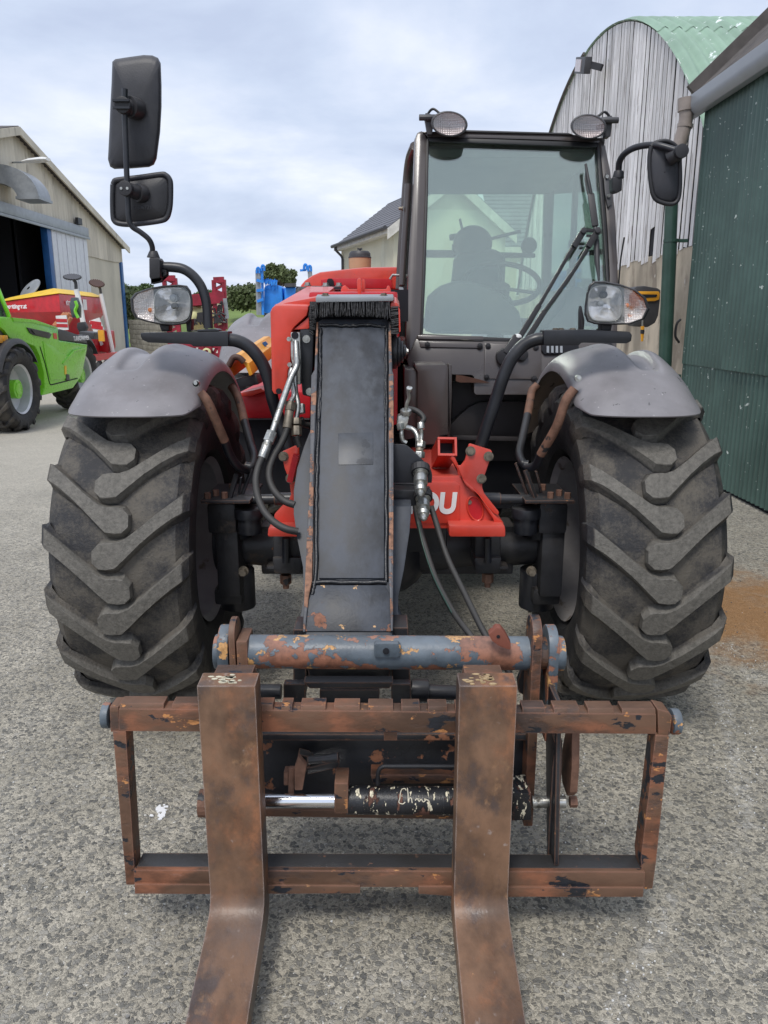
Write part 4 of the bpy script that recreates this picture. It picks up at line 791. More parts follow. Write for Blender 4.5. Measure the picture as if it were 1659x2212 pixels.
# ================================================================ RED TELEHANDLER
XC = .013; TRK = .891; AY = 2.97; RT = .63
tele = thing('red_telehandler', 'large red and black telescopic handler with grey mudguards facing the camera', 'telehandler', (XC, 4.3, 0))
m_axle = MAT('grimy_black_axle', (.020, .021, .025), .42, var=.4, bump=.6, bs=50, layers=(((.075, .055, .042), 7, .56, .12, .8), (RUST, 15, .70, .03, .85)), dust=((.20, .17, .14), .22))
wf = make_wheel('wheel', V((XC-TRK, AY, RT)), RT, .47, .33, m_tyre, m_rim, None, tele, 17, -1)
w2 = make_wheel('wheel', V((XC+TRK, AY, RT)), RT, .47, .33, m_tyre, m_rim, None, tele, 17, 1)
tme = wf.children[0].data
for sx in (-1, 1):
    w3 = link('wheel', wf.data, tele); w3.location = (XC+sx*TRK, 5.75, RT); link('tyre', tme, w3)
# ---- front mudguards
def guard(sg, hubY, r0, zlip, a1, xi, xo, name='mudguard', mat=m_fender):
    """moulded mudguard: domed shoulders, a front lip cut level, and a valley over the crown ending in a pressed U"""
    n = 84; m = 110; rows = [[] for _ in range(n+1)]
    for j in range(m+1):
        s = j/m; x = xo+(xi-xo)*s; eo = s*(xo-xi); ei = (1-s)*(xo-xi); rb = r0
        if eo < .20: rb -= .125*(1-sqrt(max(0, 1-((.20-eo)/.20)**2)))
        if ei < .16: rb -= .085*(1-sqrt(max(0, 1-((.16-ei)/.16)**2)))
        th0 = -math.degrees(math.acos(min(1, (zlip-RT)/rb)))
        e = min(eo, ei)
        if e < .035: th0 += (1-e/.035)**2*3.0
        for i in range(n+1):
            th = th0+(a1-th0)*i/n; rr = rb; u = i/n
            w = .034+.022*max(0, min(1, (th+24)/30)); c = xo+(xi-xo)*(.42 if sg < 0 else .38); dd = abs(x-c)
            k = max(0, min(1, (th+25)/5)); k = k*k*(3-2*k); f = 1/(1+math.exp((dd-w)/.0045)); rr -= .026*k*f
            rr += .012*math.exp(-((dd-w-.035)/.035)**2)*max(0, min(1, (th+24)/18))
            if u < .06: rr += .006*(1-u/.06)          # rolled front lip
            t = R(th); rows[i].append(V((XC+sg*x, hubY+rr*sin(t), RT+rr*cos(t))))
    def inw(p):
        d = V((0, p.y-hubY, p.z-RT)).normalized(); return -d*.006
    mb = MB(); mb.grid(rows, inw); return mb.build(name, mat, tele, smooth=50)
for sg in (-1, 1): g_ = guard(sg, AY, .752, 1.178, 62, .635, 1.085 if sg < 0 else 1.062)
guard(-1, 5.75, .895, 1.15, 60, .60, 1.12); guard(1, 5.75, .80, 1.10, 60, .62, 1.06)
mg = MB()
for k, x, y, Y_ in (('5b', 183, 215, 2.60), ('L', 965, 282, 2.60), ('R', 625, 275, 2.60)):
    c = T(k, [(x, y)], Y_)[0]; mg.cyl(c+V((0, -.008, .003)), c+V((0, .01, 0)), .0065, 8); mg.cyl(c+V((0, -.002, 0)), c+V((0, .012, 0)), .011, 14)
each(mg, 'guard_bolt', m_zinc, tele, 2)
# stay tubes for the mudguards
def st(name, k, pts, r, mat=m_blackrust, n=6, smooth=60, parent=None, nn=12):
    mb = MB(); mb.tube(catmull(T(k, pts), n), r, nn); return mb.build(name, mat, parent or tele, smooth=smooth)
m_stay = MAT('rusty_stay_tube', (.20, .105, .070), .7, var=.3, vs=20, bump=.6, bs=120, layers=(((.03, .03, .032), 14, .60, .04, .5),))
st('guard_stay', '5b', [(222, 300, 2.64), (290, 385, 2.64), (360, 540, 2.66), (448, 745, 2.70)], .0165, m_stay)
st('guard_stay', '5b', [(440, 725, 2.70), (500, 880, 2.74), (580, 985, 2.78), (672, 1020, 2.84)], .0160, m_black)
st('guard_stay', '5b', [(510, 245, 3.25), (560, 320, 3.22), (600, 440, 3.15), (632, 580, 3.05)], .0175, m_stay)
st('guard_stay', '5b', [(630, 565, 3.05), (690, 780, 2.95), (722, 900, 2.88), (700, 980, 2.84), (640, 975, 2.84)], .0165, m_blackrust)
st('guard_stay', 'R', [(603, 330, 2.64), (555, 400, 2.64), (505, 540, 2.66), (420, 690, 2.72)], .0165, m_stay)
st('guard_stay', 'R', [(428, 675, 2.72), (395, 745, 2.78), (350, 762, 2.82), (318, 735, 2.84)], .0160, m_black)
st('guard_stay', 'R', [(402, 312, 3.25), (372, 345, 3.24), (362, 400, 3.18), (345, 490, 3.1)], .0170, m_stay)
st('guard_stay', 'R', [(347, 475, 3.1), (322, 590, 3.0), (303, 680, 2.90), (322, 738, 2.84), (352, 745, 2.83)], .0160, m_black)
def bars(name, k, segs, w, h, mat, parent=None):
    mb = MB()
    for a, b in segs: p_, q_ = T(k, [a, b]); mb.bar(p_, q_, w, h)
    return mb.build(name, mat, parent or tele, bevel=.002)
bars('stay_bracket', '5b', [((700, 1000, 2.83), (575, 1330, 2.80)), ((560, 1050, 2.80), (485, 1300, 2.76)), ((600, 1080, 2.86), (570, 1330, 2.86))], .022, .008, m_black)
bars('stay_bracket', 'R', [((283, 735, 2.84), (362, 950, 2.82)), ((335, 775, 2.80), (402, 960, 2.76)), ((392, 780, 2.86), (435, 945, 2.86))], .022, .008, m_blackrust)
for sg in (-1, 1):
    z0 = .845; mb = MB(); mb.box(XC+sg*.50, XC+sg*.68, 2.72, 3.02, z0-.012, z0); pl = mb.build('knuckle_plate', m_blackrust, tele, bevel=.003)
    mb = MB()
    for dx, dy in ((.60, 2.76), (.64, 2.80), (.66, 2.75), (.60, 2.9)): mb.cyl((XC+sg*dx, dy, z0), (XC+sg*dx, dy, z0+.022), .012, 6)
    each(mb, 'plate_bolt', m_stay, tele)
    # steering knuckle, hub casting and axle housing
    mb = MB(); x0, x1 = sorted((XC+sg*.565, XC+sg*.675)); mb.box(x0, x1, 2.78, 3.12, .70, .82); mb.box(x0+.02, x1+.0, 2.80, 3.1, .44, .72); mb.box(x0, x1, 2.82, 3.08, .40, .47); mb.build('steering_knuckle', m_axle, tele, bevel=.018)
    mb = MB(); mb.cyl((XC+sg*.60, 2.90, .84), (XC+sg*.60, 2.90, .66), .075, 20); mb.cyl((XC+sg*.60, 2.92, .52), (XC+sg*.60, 2.92, .36), .07, 20); each(mb, 'king_pin', m_black, tele, bevel=.008)
    mb = MB(); mb.tube([(XC+sg*.60, AY-.02, .61), (XC+sg*.50, AY-.02, .61), (XC+sg*.46, AY, .61), (XC+sg*.30, AY, .61), (XC, AY, .61)], [.075, .085, .098, .105, .14], 18); mb.build('axle_tube', m_axle, tele, smooth=45)
    mb = MB(); mb.box(*sorted((XC+sg*.36, XC+sg*.47)), 2.83, 2.95, .535, .56); mb.box(*sorted((XC+sg*.13, XC+sg*.50)), 2.90, 3.05, .50, .70); mb.build('axle_casting', m_axle, tele, bevel=.014)
    mb = MB(); mb.tube([(XC+sg*.20, 2.80, .835), (XC+sg*.42, 2.80, .832)], .024, 14); mb.tube([(XC+sg*.42, 2.80, .832), (XC+sg*.56, 2.80, .83)], .019, 12); mb.build('steering_rod', m_blackrust, tele, smooth=50)
    mb = MB(); mb.cyl((XC+sg*.52, 2.80, .80), (XC+sg*.52, 2.80, .76), .055, 18); mb.cyl((XC+sg*.52, 2.80, .78), (XC+sg*.52, 2.80, .70), .045, 18); mb.build('ball_joint', m_black, tele, bevel=.006)
    mb = MB(); bolt(mb, (XC+sg*.55, 2.80, .55), (0, -1, 0), .014, .03); mb.build('stop_bolt', m_bolt, tele)
    mb = MB(); mb.lathe([(.13, 0), (.13, .015), (.10, .05), (.0, .05)], (XC+sg*.675, AY, RT), (-sg, 0, 0), 30); mb.build('hub_drum', m_black, tele, smooth=40)
mb = MB(); mb.lathe([(.0, -.2), (.12, -.18), (.19, -.08), (.2, 0), (.19, .08), (.12, .18), (0, .2)], (XC-.02, AY+.02, .60), (0, 1, 0), 24); mb.build('differential', m_black, tele, smooth=50)
# clamps and nuts under the chassis feet
for k, bx, nt_ in (('d', [(590, 1158), (652, 1158), (652, 1215), (590, 1215)], (617, 1243)), ('d', [(1026, 1158), (1082, 1158), (1082, 1212), (1026, 1212)], (1054, 1240))):
    mb = MB(); mb.slab(k, bx, 2.74, .16); x0_, x1_ = bx[0][0]-2, bx[1][0]+2; mb.slab('d', [(x0_, 1205), (x1_, 1205), (x1_-4, 1240), (x0_+4, 1240)], 2.72, .2); mb.build('axle_clamp', m_axle, tele, bevel=.008)
    mb = MB(); a = P(nt_[0], nt_[1]-2, 2.78); mb.cyl(a, a-V((0, 0, .035)), .022, 6); mb.cyl(a-V((0, 0, .035)), a-V((0, 0, .055)), .012, 10); mb.build('clamp_nut', m_stay, tele)
    mb = MB(); mb.tube([P(nt_[0], 1162, 2.71), P(nt_[0], 1215, 2.71)], .013, 10); mb.build('clamp_stud', m_black, tele)
# ---- red chassis front
FY = 2.66
for k, pts in (('4b', [(612, 1862), (1138, 1862), (1146, 1905), (1146, 1966), (1130, 1970), (625, 1970), (612, 1950)]), ('5b', [(850, 1545), (1180, 1545), (1180, 1630), (848, 1630), (843, 1610)])):
    mb = MB(); mb.slab(k, pts, FY-.075, .26); mb.build('chassis_foot', m_red, tele, bevel=.006)
mb = MB(); mb.prism(T('d', [(592, 1142), (592, 1112), (606, 1097), (622, 1082), (640, 1068), (648, 1030), (925, 1029), (995, 1029), (1010, 1045), (1076, 1112), (1088, 1130), (1088, 1142)], FY), (0, .03, 0)); fp = mb.build('chassis_front', m_red, tele, bevel=.006)
mb = MB(); mb.slab('d', [(700, 1041), (984, 1041), (993, 1048), (994, 1122), (984, 1131), (700, 1131)], FY-.007, .009); mb.build('name_panel', m_red, tele, bevel=.003)
lz = P(938, 1107, FY-.0075); hz = P(938, 1065, FY-.0075).z-lz.z
tx = text('MANITOU', 'lettering', m_decal, tele, (P(984, 1108, FY-.009).x, FY-.0095, lz.z), hz/.695, (R(90), 0, 0), .0015, shear=.10, bold=.0045, sx=.86, align='RIGHT')
mb = MB(); bolt(mb, P(1014, 1085, FY), (0, -1, 0), .006, .006); mb.build('panel_screw', m_bolt, tele)
mb = MB(); mb.box(-.30, .27, FY+.005, 3.35, .925, .940); mb.build('chassis_deck', m_red, tele, bevel=.004)
mb = MB(); mb.prism(T('4b', [(800, 1098), (815, 1092), (1005, 1150), (1020, 1165), (1015, 1195), (925, 1460), (928, 1510), (945, 1560), (1085, 1735), (1078, 1765), (1040, 1750), (745, 1430), (690, 1300), (725, 1300), (765, 1245)], FY-.02), (0, .016, 0)); ul = mb.build('guard_bracket', m_red, tele, bevel=.004)
mb = MB()
for x, y in ((815, 1160), (985, 1210), (918, 1420)): bolt(mb, T('4b', [(x, y)], FY-.02)[0], (0, -1, 0), .0125, .011)
each(mb, 'bracket_bolt', m_bolt, ul, 2)
mb = MB(); mb.prism(T('5b', [(968, 850), (1100, 790), (1135, 810), (1140, 1300), (1060, 1300), (1045, 1270), (1060, 1240), (1040, 1100), (1000, 1000), (975, 880)], FY-.02), (0, .016, 0)); ul2 = mb.build('guard_bracket', m_red, tele, bevel=.004)
mb = MB()
for x, y in ((992, 888), (1055, 1090)): bolt(mb, T('5b', [(x, y)], FY-.02)[0], (0, -1, 0), .0125, .011)
each(mb, 'bracket_bolt', m_bolt, ul2, 2)
mb = MB(); mb.bar(P(*q('5b', 1110, 870), FY-.04), P(*q('5b', 1050, 1120), FY-.04), .03, .02); mb.build('bracket_rib', m_redbg, tele)
mb = MB(); mb.prism(T('4b', [(740, 1425), (830, 1500), (960, 1660), (1040, 1760), (1125, 1830), (1040, 1842), (1030, 1800), (880, 1580), (770, 1480)], FY-.028), (0, .02, 0)); mb.build('side_flange', m_red, tele, bevel=.005)
mb = MB(); c = [(860+72*cos(R(a))*1.0+20*sin(R(a)), 1700+115*sin(R(a))) for a in range(0, 360, 18)]; mb.prism(T('4b', c, FY-.002), (0, .004, 0)); mb.build('oval_shade', m_redbg, tele)  # flat disc in darker red paints the shade of a shallow recess
mb = MB(); rg = T('4b', c+[c[0]], FY-.004); mb.tube(rg, .0035, 6, cap=False); mb.build('oval_lip', m_red, tele, smooth=60)
# square tube socket
a = P(*q('4b', 597, 1115), 2.70); b = a+V((-.012, .16, -.075)); mb = MB(); d = (b-a).normalized(); sdv = V((1, 0, 0)); upv = sdv.cross(d).normalized(); w = .030
for s_, t_ in ((sdv, upv), (-sdv, upv), (upv, sdv), (-upv, sdv)): mb.bar(a+s_*w, b+s_*w, .008 if abs(s_.x) > .5 else .068, .068 if abs(s_.x) > .5 else .008, up=upv)
mb.build('tube_socket', m_red, tele); mb = MB(); mb.bar(a+d*.05, b, .052, .052, up=upv); mb.build('socket_core', m_dark, tele)
mb = MB(); mb.prism(T('4b', [(635, 1190), (665, 1215), (720, 1330), (740, 1420), (700, 1400), (690, 1330), (625, 1230)], FY+.03), (0, .02, 0)); mb.build('deck_rib', m_red, tele, bevel=.003)
# ---- chassis mass behind: its dark boxes also block light
mb = MB(); mb.box(-.36, .30, 3.30, 6.3, .52, .92); mb.box(-.30, .24, 2.80, 3.35, .62, .92); mb.build('chassis', m_black, tele, bevel=.02)
mb = MB(); mb.prism(T('5b', [(475, 425), (575, 300), (840, 290), (1240, 290), (1240, 540), (500, 540)], 3.95), (0, 1.6, 0)); mb.build('engine_cover', m_redbg, tele, bevel=.015)
mb = MB(); mb.slab('5b', [(500, 545), (1230, 545), (1230, 1330), (520, 1330)], 4.0, 1.4); mb.build('engine_shade', m_dark, tele)  # near-black box paints the shade beneath the engine cover
mb = MB(); mb.prism(T('5b', [(500, 541), (1230, 541), (1230, 551), (500, 551)], 3.93), (0, .02, 0)); mb.build('trim_strip', m_dgrey, tele)
mb = MB(); mb.prism(T('5b', [(560, 310), (600, 300), (780, 262), (830, 285), (700, 330), (580, 340)], 3.85), (0, .2, 0)); mb.build('cover_ledge', m_red, tele, bevel=.006)
# ================================================================ boom head
def plane_y(v0, Y0, v1, Y1):
    """distance at photograph row v of the flat plate that runs through rows v0 and v1"""
    a, b = P(829.5, v0, Y0), P(829.5, v1, Y1); m = (b.z-a.z)/(b.y-a.y)
    def f(v):
        d = ray(829.5, v); s = (a.z-m*a.y-CAMH)/(d.z-m*d.y); return s*d.y
    return f
YB = plane_y(700, 2.64, 1370, 1.95)
def TB(k, pts, off=0.): return [P(*q(k, x, y), YB(q(k, x, y)[1])+off) for x, y in pts]
bd = (P(755, 1370, 1.95)-P(768, 700, 2.64)).normalized(); bn = V((0, -bd.z, bd.y)).normalized()
if bn.y > 0: bn = -bn
boom = MB(); boom.prism(TB('d', [(684, 697), (688, 692), (695, 688), (835, 688), (843, 692), (845, 698), (848, 800), (851, 812), (850, 1071), (849, 1366), (849, 1430), (655, 1430), (656, 1368), (664, 1150), (669, 1050), (674, 815), (679, 804)]), -bn*.26)
bo = boom.build('boom_head', m_boom, tele, bevel=.010)
mb = MB(); mb.prism(TB('d', [(698, 711), (831, 711), (831, 800), (830, 1000), (830, 1251), (689, 1251), (691, 1000), (696, 800)]), bn*.007); mb.build('boom_plate', m_boom, tele, bevel=.0025)
mb = MB(); mb.prism(TB('d', [(684, 1265), (832, 1265), (845, 1290), (846, 1330), (846, 1365), (659, 1365), (662, 1310), (670, 1290)]), bn*.005); mb.build('lower_plate', m_lower, tele, bevel=.003)
mb = MB(); mb.prism(TB('d', [(731, 939), (806, 937), (806, 1006), (731, 1007)]), bn*.0085); mb.build('blank_plate', MAT('bare_decal_patch', (.040, .046, .057), .42, var=.3, vs=18, bump=.05, layers=(((.022, .026, .034), 12, .60, .03, .5),)), tele, bevel=.001)
def bead(pts, r, mat=m_rimline, wob=.002, name='weld_bead'):
    p = []; 
    for a, b in zip(pts, pts[1:]):
        for i in range(8): p.append(a.lerp(b, i/8)+V((random.uniform(-wob, wob), 0, random.uniform(-wob, wob))))
    p.append(pts[-1]); mb = MB(); mb.tube(p, r, 6); return mb.build(name, mat, tele, smooth=70)
n_ = bn*.003
bead([p+n_ for p in TB('d', [(693, 712), (692, 770), (691, 810), (685.5, 1000), (684, 1120), (682, 1256), (674, 1285)])], .0064)
bead([p+n_ for p in TB('d', [(834.5, 712), (834.5, 800), (834, 1000), (834.5, 1256)])], .0062)
bead([p+n_ for p in TB('d', [(690, 704), (740, 705), (800, 704), (834, 707)])], .0060, wob=.003)
bead([p+n_ for p in TB('d', [(676, 1259), (835, 1259)])], .0072)
bead([p+bn*.006 for p in TB('d', [(692, 778), (693, 850), (690, 915), (688, 908)])], .0045, wob=.003)
bead([p+bn*.006 for p in TB('d', [(831, 775), (832, 840), (831, 905)])], .0035)
# raised outer flanges of the head, worn to rust
m_flange = MAT('worn_flange', (.065, .068, .078), .5, var=.35, vs=14, bump=.5, layers=(((.26, .135, .085), 13, .49, .05, .8), ((.4, .38, .34), 24, .72, .02, .6)))
mb = MB(); mb.prism(TB('d', [(684, 700), (688, 700), (686, 806), (679, 1000), (675, 1256), (668, 1290), (660, 1368), (655, 1368), (664, 1150), (669, 1050), (673, 815), (680, 803)]), bn*.012); mb.build('head_flange', m_flange, tele, bevel=.003)
mb = MB(); mb.prism(TB('d', [(839, 700), (844, 700), (847, 805), (850, 812), (850, 1071), (849, 1366), (844, 1366), (842, 1290), (840, 1256), (840, 1000), (840, 812)]), bn*.012); mb.build('head_flange', m_flange, tele, bevel=.003)
# curved side cheeks
def cheek(pts, dx, off): mb = MB(); mb.prism([p for p in TB('d', pts, off)], (dx, .05, .01)); return mb.build('head_cheek', m_boom, tele, bevel=.004)
cheek([(672, 925), (656, 965), (642, 1010), (634, 1060), (634, 1110), (641, 1160), (654, 1225), (656, 1290), (650, 1325), (640, 1362), (662, 1366), (675, 1366), (675, 925)], .02, .12)
cheek([(845, 1093), (889, 1093), (885, 1150), (873, 1230), (861, 1290), (860, 1320), (868, 1345), (882, 1362), (845, 1366)], .0, .10)
mb = MB(); mb.slab('d', [(633, 1360), (662, 1360), (662, 1500), (633, 1500)], 1.97, .10); mb.slab('d', [(846, 1356), (882, 1356), (888, 1500), (846, 1500)], 1.97, .10); mb.slab('d', [(664, 1440), (845, 1440), (840, 1475), (668, 1475)], 1.94, .03); each(mb, 'pivot_lug', m_blackrust, tele, bevel=.005)
mb = MB(); mb.cyl(P(560, 1494, 1.98), P(608, 1494, 1.98), .021, 18); mb.cyl(P(880, 1492, 1.98), P(990, 1497, 1.98), .021, 18); mb.cyl(P(888, 1490, 1.97), P(925, 1492, 1.97), .032, 18); each(mb, 'head_pivot_pin', m_black, tele, bevel=.003)
# side hubs near the top of the head
def hubs(cx, cy, Y_, parts, mat=m_black):
    c = P(cx, cy, Y_); mb = MB()
    for x0, x1, r in parts: mb.cyl(c+V((x0, 0, 0)), c+V((x1, 0, 0)), r, 24)
    return mb.build('boom_pivot_hub', mat, tele, bevel=.004)
hubs(846, 760, 2.72, ((.0, .018, .058), (.018, .030, .050), (.030, .040, .038), (.040, .050, .024))); mb = MB(); bolt(mb, P(877, 759, 2.72), (1, 0, 0), .009, .008); mb.build('grease_bolt', m_zinc, tele)
hubs(682, 760, 2.72, ((-.012, .0, .056), (-.022, -.012, .048)))
# outer boom and brush collar
mb = MB(); mb.prism([(-.27, 2.86, 1.10), (.05, 2.86, 1.10), (.05, 2.86, 1.58), (-.27, 2.86, 1.58)], (0, 2.9, -.10)); mb.build('outer_boom', m_redbg, tele, bevel=.012)
mb = MB(); mb.prism(T('2a', [(118, 625), (132, 585), (160, 566), (185, 561), (458, 565), (452, 610), (440, 655), (330, 755), (308, 790), (300, 1080), (278, 1130), (268, 1285), (248, 1325), (150, 1342), (132, 1300)], 2.62), (.05, .62, .085)); shr = mb.build('boom_shroud', m_red, tele, bevel=.012)
mb = MB(); mb.prism(T('2a', [(322, 776), (345, 758), (456, 664), (462, 760), (450, 768)], 2.632), (0, .2, .02)); mb.build('shroud_wedge', m_red, tele, bevel=.004)
mb = MB(); c = T('2a', [(197, 1306)], 2.619)[0]; mb.cyl(c, c+V((0, .004, 0)), .010, 14); mb.build('drain_hole', m_dark, tele)
mb = MB(); mb.prism(T('2a', [(150, 560), (460, 560), (1190, 520), (1200, 490), (520, 492)], 2.66), (0, .5, .03)); mb.build('collar_top', m_red, tele, bevel=.006)
mb = MB(); mb.prism(T('2a', [(515, 492), (1188, 489), (1192, 515), (1182, 528), (515, 540)], 2.60), (0, .06, .01)); mb.build('collar_bar', m_galv, tele, bevel=.003)
mb = MB()
for x_ in (600, 1103): bolt(mb, T('2a', [(x_, 486)], 2.63)[0], (0, 0, 1), .010, .010)
each(mb, 'collar_bolt', m_bolt, tele, 2)
mb = MB(); mb.prism(T('2a', [(462, 545), (1150, 535), (1232, 575), (1240, 800), (1180, 840), (460, 840)], 2.70), (0, .06, 0)); mb.build('collar_backing', m_dark, tele)
mb = MB(); m_br = MAT('brush_bristle', (.050, .050, .052), .6, var=.6, vs=90, bump=0)
for i in range(330):
    x0 = random.uniform(468, 1150); y1_ = random.uniform(630, 665)+(abs(x0-800)/340)**4*25; lean = random.uniform(-16, 16); Y_ = 2.60+random.uniform(0, .05)
    a, b, c = T('2a', [(x0, 532), (x0+lean*.3, 590), (x0+lean, y1_)], Y_); b += V((0, -.004, 0)); c += V((0, random.uniform(-.03, .0), 0)); mb.tube([a, b, c], [.0016, .0015, .0008], 4, cap=False)
for i in range(110):
    y0 = random.uniform(575, 810); a, b = T('2a', [(1232, y0), (1165+random.uniform(-6, 8), y0+random.uniform(-4, 14))], 2.6+random.uniform(0, .04)); mb.tube([a, b], [.0018, .001], 4, cap=False)
for i in range(90):
    y0 = random.uniform(560, 800); a, b = T('2a', [(462, y0), (520+random.uniform(-10, 18)-(y0-560)*.14, y0+random.uniform(6, 30))], 2.6+random.uniform(0, .04)); mb.tube([a, b], [.0018, .001], 4, cap=False)
struct(mb.build('brush_bristles', m_br, tele), 'stuff')
mb = MB(); mb.prism(T('2a', [(1230, 575), (1244, 600), (1250, 790), (1236, 800)], 2.60), (0, .1, 0)); mb.prism(T('2a', [(1165, 545), (1215, 540), (1243, 580), (1160, 590)], 2.615), (0, .1, .02)); mb.build('collar_side', m_red, tele, bevel=.003)
# manifold and black bracket left of the head
mb = MB(); mb.slab('2a', [(298, 795), (378, 795), (385, 1000), (385, 1250), (340, 1250), (300, 1000)], 2.60, .045); mb.build('pipe_clamp', m_zinc, tele, bevel=.004)
mb = MB(); c = T('2a', [(337, 824)], 2.599)[0]; mb.cyl(c, c-V((0, .002, 0)), .012, 16); mb.build('clamp_hole', m_dark, tele)
mb = MB(); mb.slab('2a', [(380, 765), (470, 762), (500, 800), (480, 1360), (400, 1340), (388, 1200)], 2.635, .05); mb.build('side_bracket', m_black, tele, bevel=.006)
mb = MB()
for x_, y_ in ((438, 855), (466, 1308)): c = T('2a', [(x_, y_)], 2.634)[0]; mb.cyl(c, c-V((0, .012, 0)), .013, 12); mb.cyl(c-V((0, .012, 0)), c-V((0, .018, 0)), .006, 8)
for x_, y_ in ((288, 855), (293, 1075)): c = T('2a', [(x_, y_)], 2.60)[0]; mb.cyl(c, c-V((0, .014, 0)), .008, 6)
mb.build('bracket_bolt', m_zinc, tele)
# hydraulic pipes and hoses on the left of the head
def fit(k, a, b, r, Y0, Y1, mat=m_zinc, n=6, name='hose_fitting'):
    mb = MB(); p_, q_ = P(*q(k, *a), Y0), P(*q(k, *b), Y1); mb.cyl(p_, q_, r, n); return mb.build(name, mat, tele, bevel=.0015)
st('steel_pipe', '2a', [(345, 880, 2.60), (350, 1000, 2.58), (352, 1085, 2.57), (300, 1200, 2.55), (215, 1440, 2.52), (135, 1680, 2.48)], .0105, m_zinc)
st('steel_pipe', '2a', [(310, 1110, 2.59), (300, 1180, 2.58), (330, 1330, 2.57), (298, 1400, 2.55)], .0090, m_zinc)
st('steel_pipe', '2a', [(335, 1140, 2.6), (342, 1300, 2.58), (365, 1430, 2.56), (350, 1540, 2.55)], .0085, m_zinc)
fit('2a', (140, 1660), (105, 1745), .0185, 2.48, 2.46); fit('2a', (108, 1735), (95, 1770), .0135, 2.46, 2.455, n=14); fit('2a', (98, 1762), (52, 1885), .0155, 2.455, 2.43, n=18, name='hose_sleeve')
fit('2a', (300, 1400), (292, 1475), .0185, 2.55, 2.54, m_bolt); fit('2a', (290, 1475), (268, 1625), .0150, 2.54, 2.52, m_bolt, 16, 'hose_sleeve')
fit('2a', (350, 1545), (350, 1600), .0165, 2.55, 2.54, m_bolt); fit('2a', (350, 1610), (352, 1690), .0180, 2.54, 2.53, m_bolt); fit('2a', (380, 1420), (385, 1500), .017, 2.58, 2.57)
st('hydraulic_hose', '5b', [(802, 885, 2.43), (755, 1000, 2.41), (736, 1120, 2.38), (752, 1250, 2.34), (810, 1390, 2.30), (900, 1490, 2.27), (1010, 1555, 2.25), (1125, 1582, 2.25)], .0115, m_hose)
st('hydraulic_hose', '5b', [(1030, 625, 2.52), (985, 740, 2.50), (900, 890, 2.46), (860, 1010, 2.43), (865, 1120, 2.40), (915, 1220, 2.37), (1000, 1300, 2.34), (1095, 1335, 2.33)], .0115, m_hose)
st('hydraulic_hose', '5b', [(1115, 700, 2.52), (1125, 750, 2.52), (1140, 800, 2.52)], .009, m_hose)
st('hydraulic_hose', '5b', [(1150, 540, 2.57), (1175, 590, 2.58), (1240, 605, 2.6)], .0105, m_hose)
# couplers, valve and drop hoses on the right of the head
mb = MB(); mb.slab('4b', [(85, 1095), (190, 1100), (225, 1115), (300, 1180), (435, 1320), (452, 1365), (455, 1400), (450, 1460), (85, 1460)], 2.36, .012); mb.build('coupler_plate', m_black, tele, bevel=.002)
mb = MB(); mb.slab('4b', [(85, 1525), (445, 1540), (448, 1572), (335, 1575), (305, 1680), (85, 1672)], 2.37, .08); mb.build('coupler_bracket', m_black, tele, bevel=.002)
mb = MB(); mb.slab('4b', [(95, 1470), (300, 1470), (300, 1525), (95, 1525)], 2.45, .08); mb.build('coupler_block', m_dgrey, tele)
def coupler(x0, y0, x1, y1):
    a = P(*q('4b', x0, y0), 2.35); b = P(*q('4b', x1, y1), 2.27); mb = MB(); prof = ((0, .024), (.10, .024), (.10, .018), (.25, .019), (.27, .022), (.50, .022), (.52, .015), (.66, .016), (.68, .020), (.80, .017), (.82, .012), (.92, .0125), (.96, .009), (1., .005))
    mb.tube([a.lerp(b, t) for t, r in prof], [r for t, r in prof], 16); o = mb.build('quick_coupler', m_zinc, tele, smooth=25); mb = MB(); mb.cyl(a+V((0, .01, .01)), a-(a-b)*.08, .030, 16); mb.build('dust_ring', m_plastic, o); return o
coupler(345, 1345, 345, 1590); coupler(368, 1590, 372, 1812)
st('drop_hose', 'M', [(1000, 540, 2.36), (1020, 640, 2.34), (1062, 800, 2.29), (1130, 1000, 2.2), (1240, 1210, 2.08), (1345, 1350, 1.98), (1480, 1530, 1.93), (1530, 1640, 1.90), (1540, 1760, 1.88)], .0092, m_hose)
st('drop_hose', 'M', [(1100, 545, 2.36), (1130, 640, 2.33), (1200, 860, 2.25), (1310, 1090, 2.13), (1440, 1350, 1.98), (1560, 1530, 1.93), (1605, 1640, 1.90), (1610, 1760, 1.88)], .0092, m_hose)
st('green_stripe', 'M', [(1016, 640, 2.331), (1052, 800, 2.281), (1121, 1000, 2.19), (1230, 1212, 2.07)], .0022, m_gpipe)
mb = MB(); mb.slab('4b', [(130, 830), (215, 805), (240, 850), (225, 900), (200, 960), (140, 960), (120, 900)], 2.42, .06); mb.build('valve_block', m_zinc, tele, bevel=.006)
st('valve_lever', '4b', [(205, 780, 2.41), (215, 720, 2.40), (235, 660, 2.39), (232, 610, 2.38), (238, 575, 2.37)], .006, m_zinc); fit('4b', (238, 585), (240, 562), .0095, 2.37, 2.365, n=12, name='lever_knob'); fit('4b', (205, 815), (207, 770), .018, 2.41, 2.405)
st('steel_pipe', '4b', [(165, 940, 2.42), (165, 1000, 2.41), (175, 1060, 2.41), (210, 1085, 2.41)], .0075, m_zinc); st('steel_pipe', '4b', [(205, 935, 2.43), (260, 950, 2.43), (300, 985, 2.42), (318, 1040, 2.41), (322, 1120, 2.40)], .0085, m_zinc)
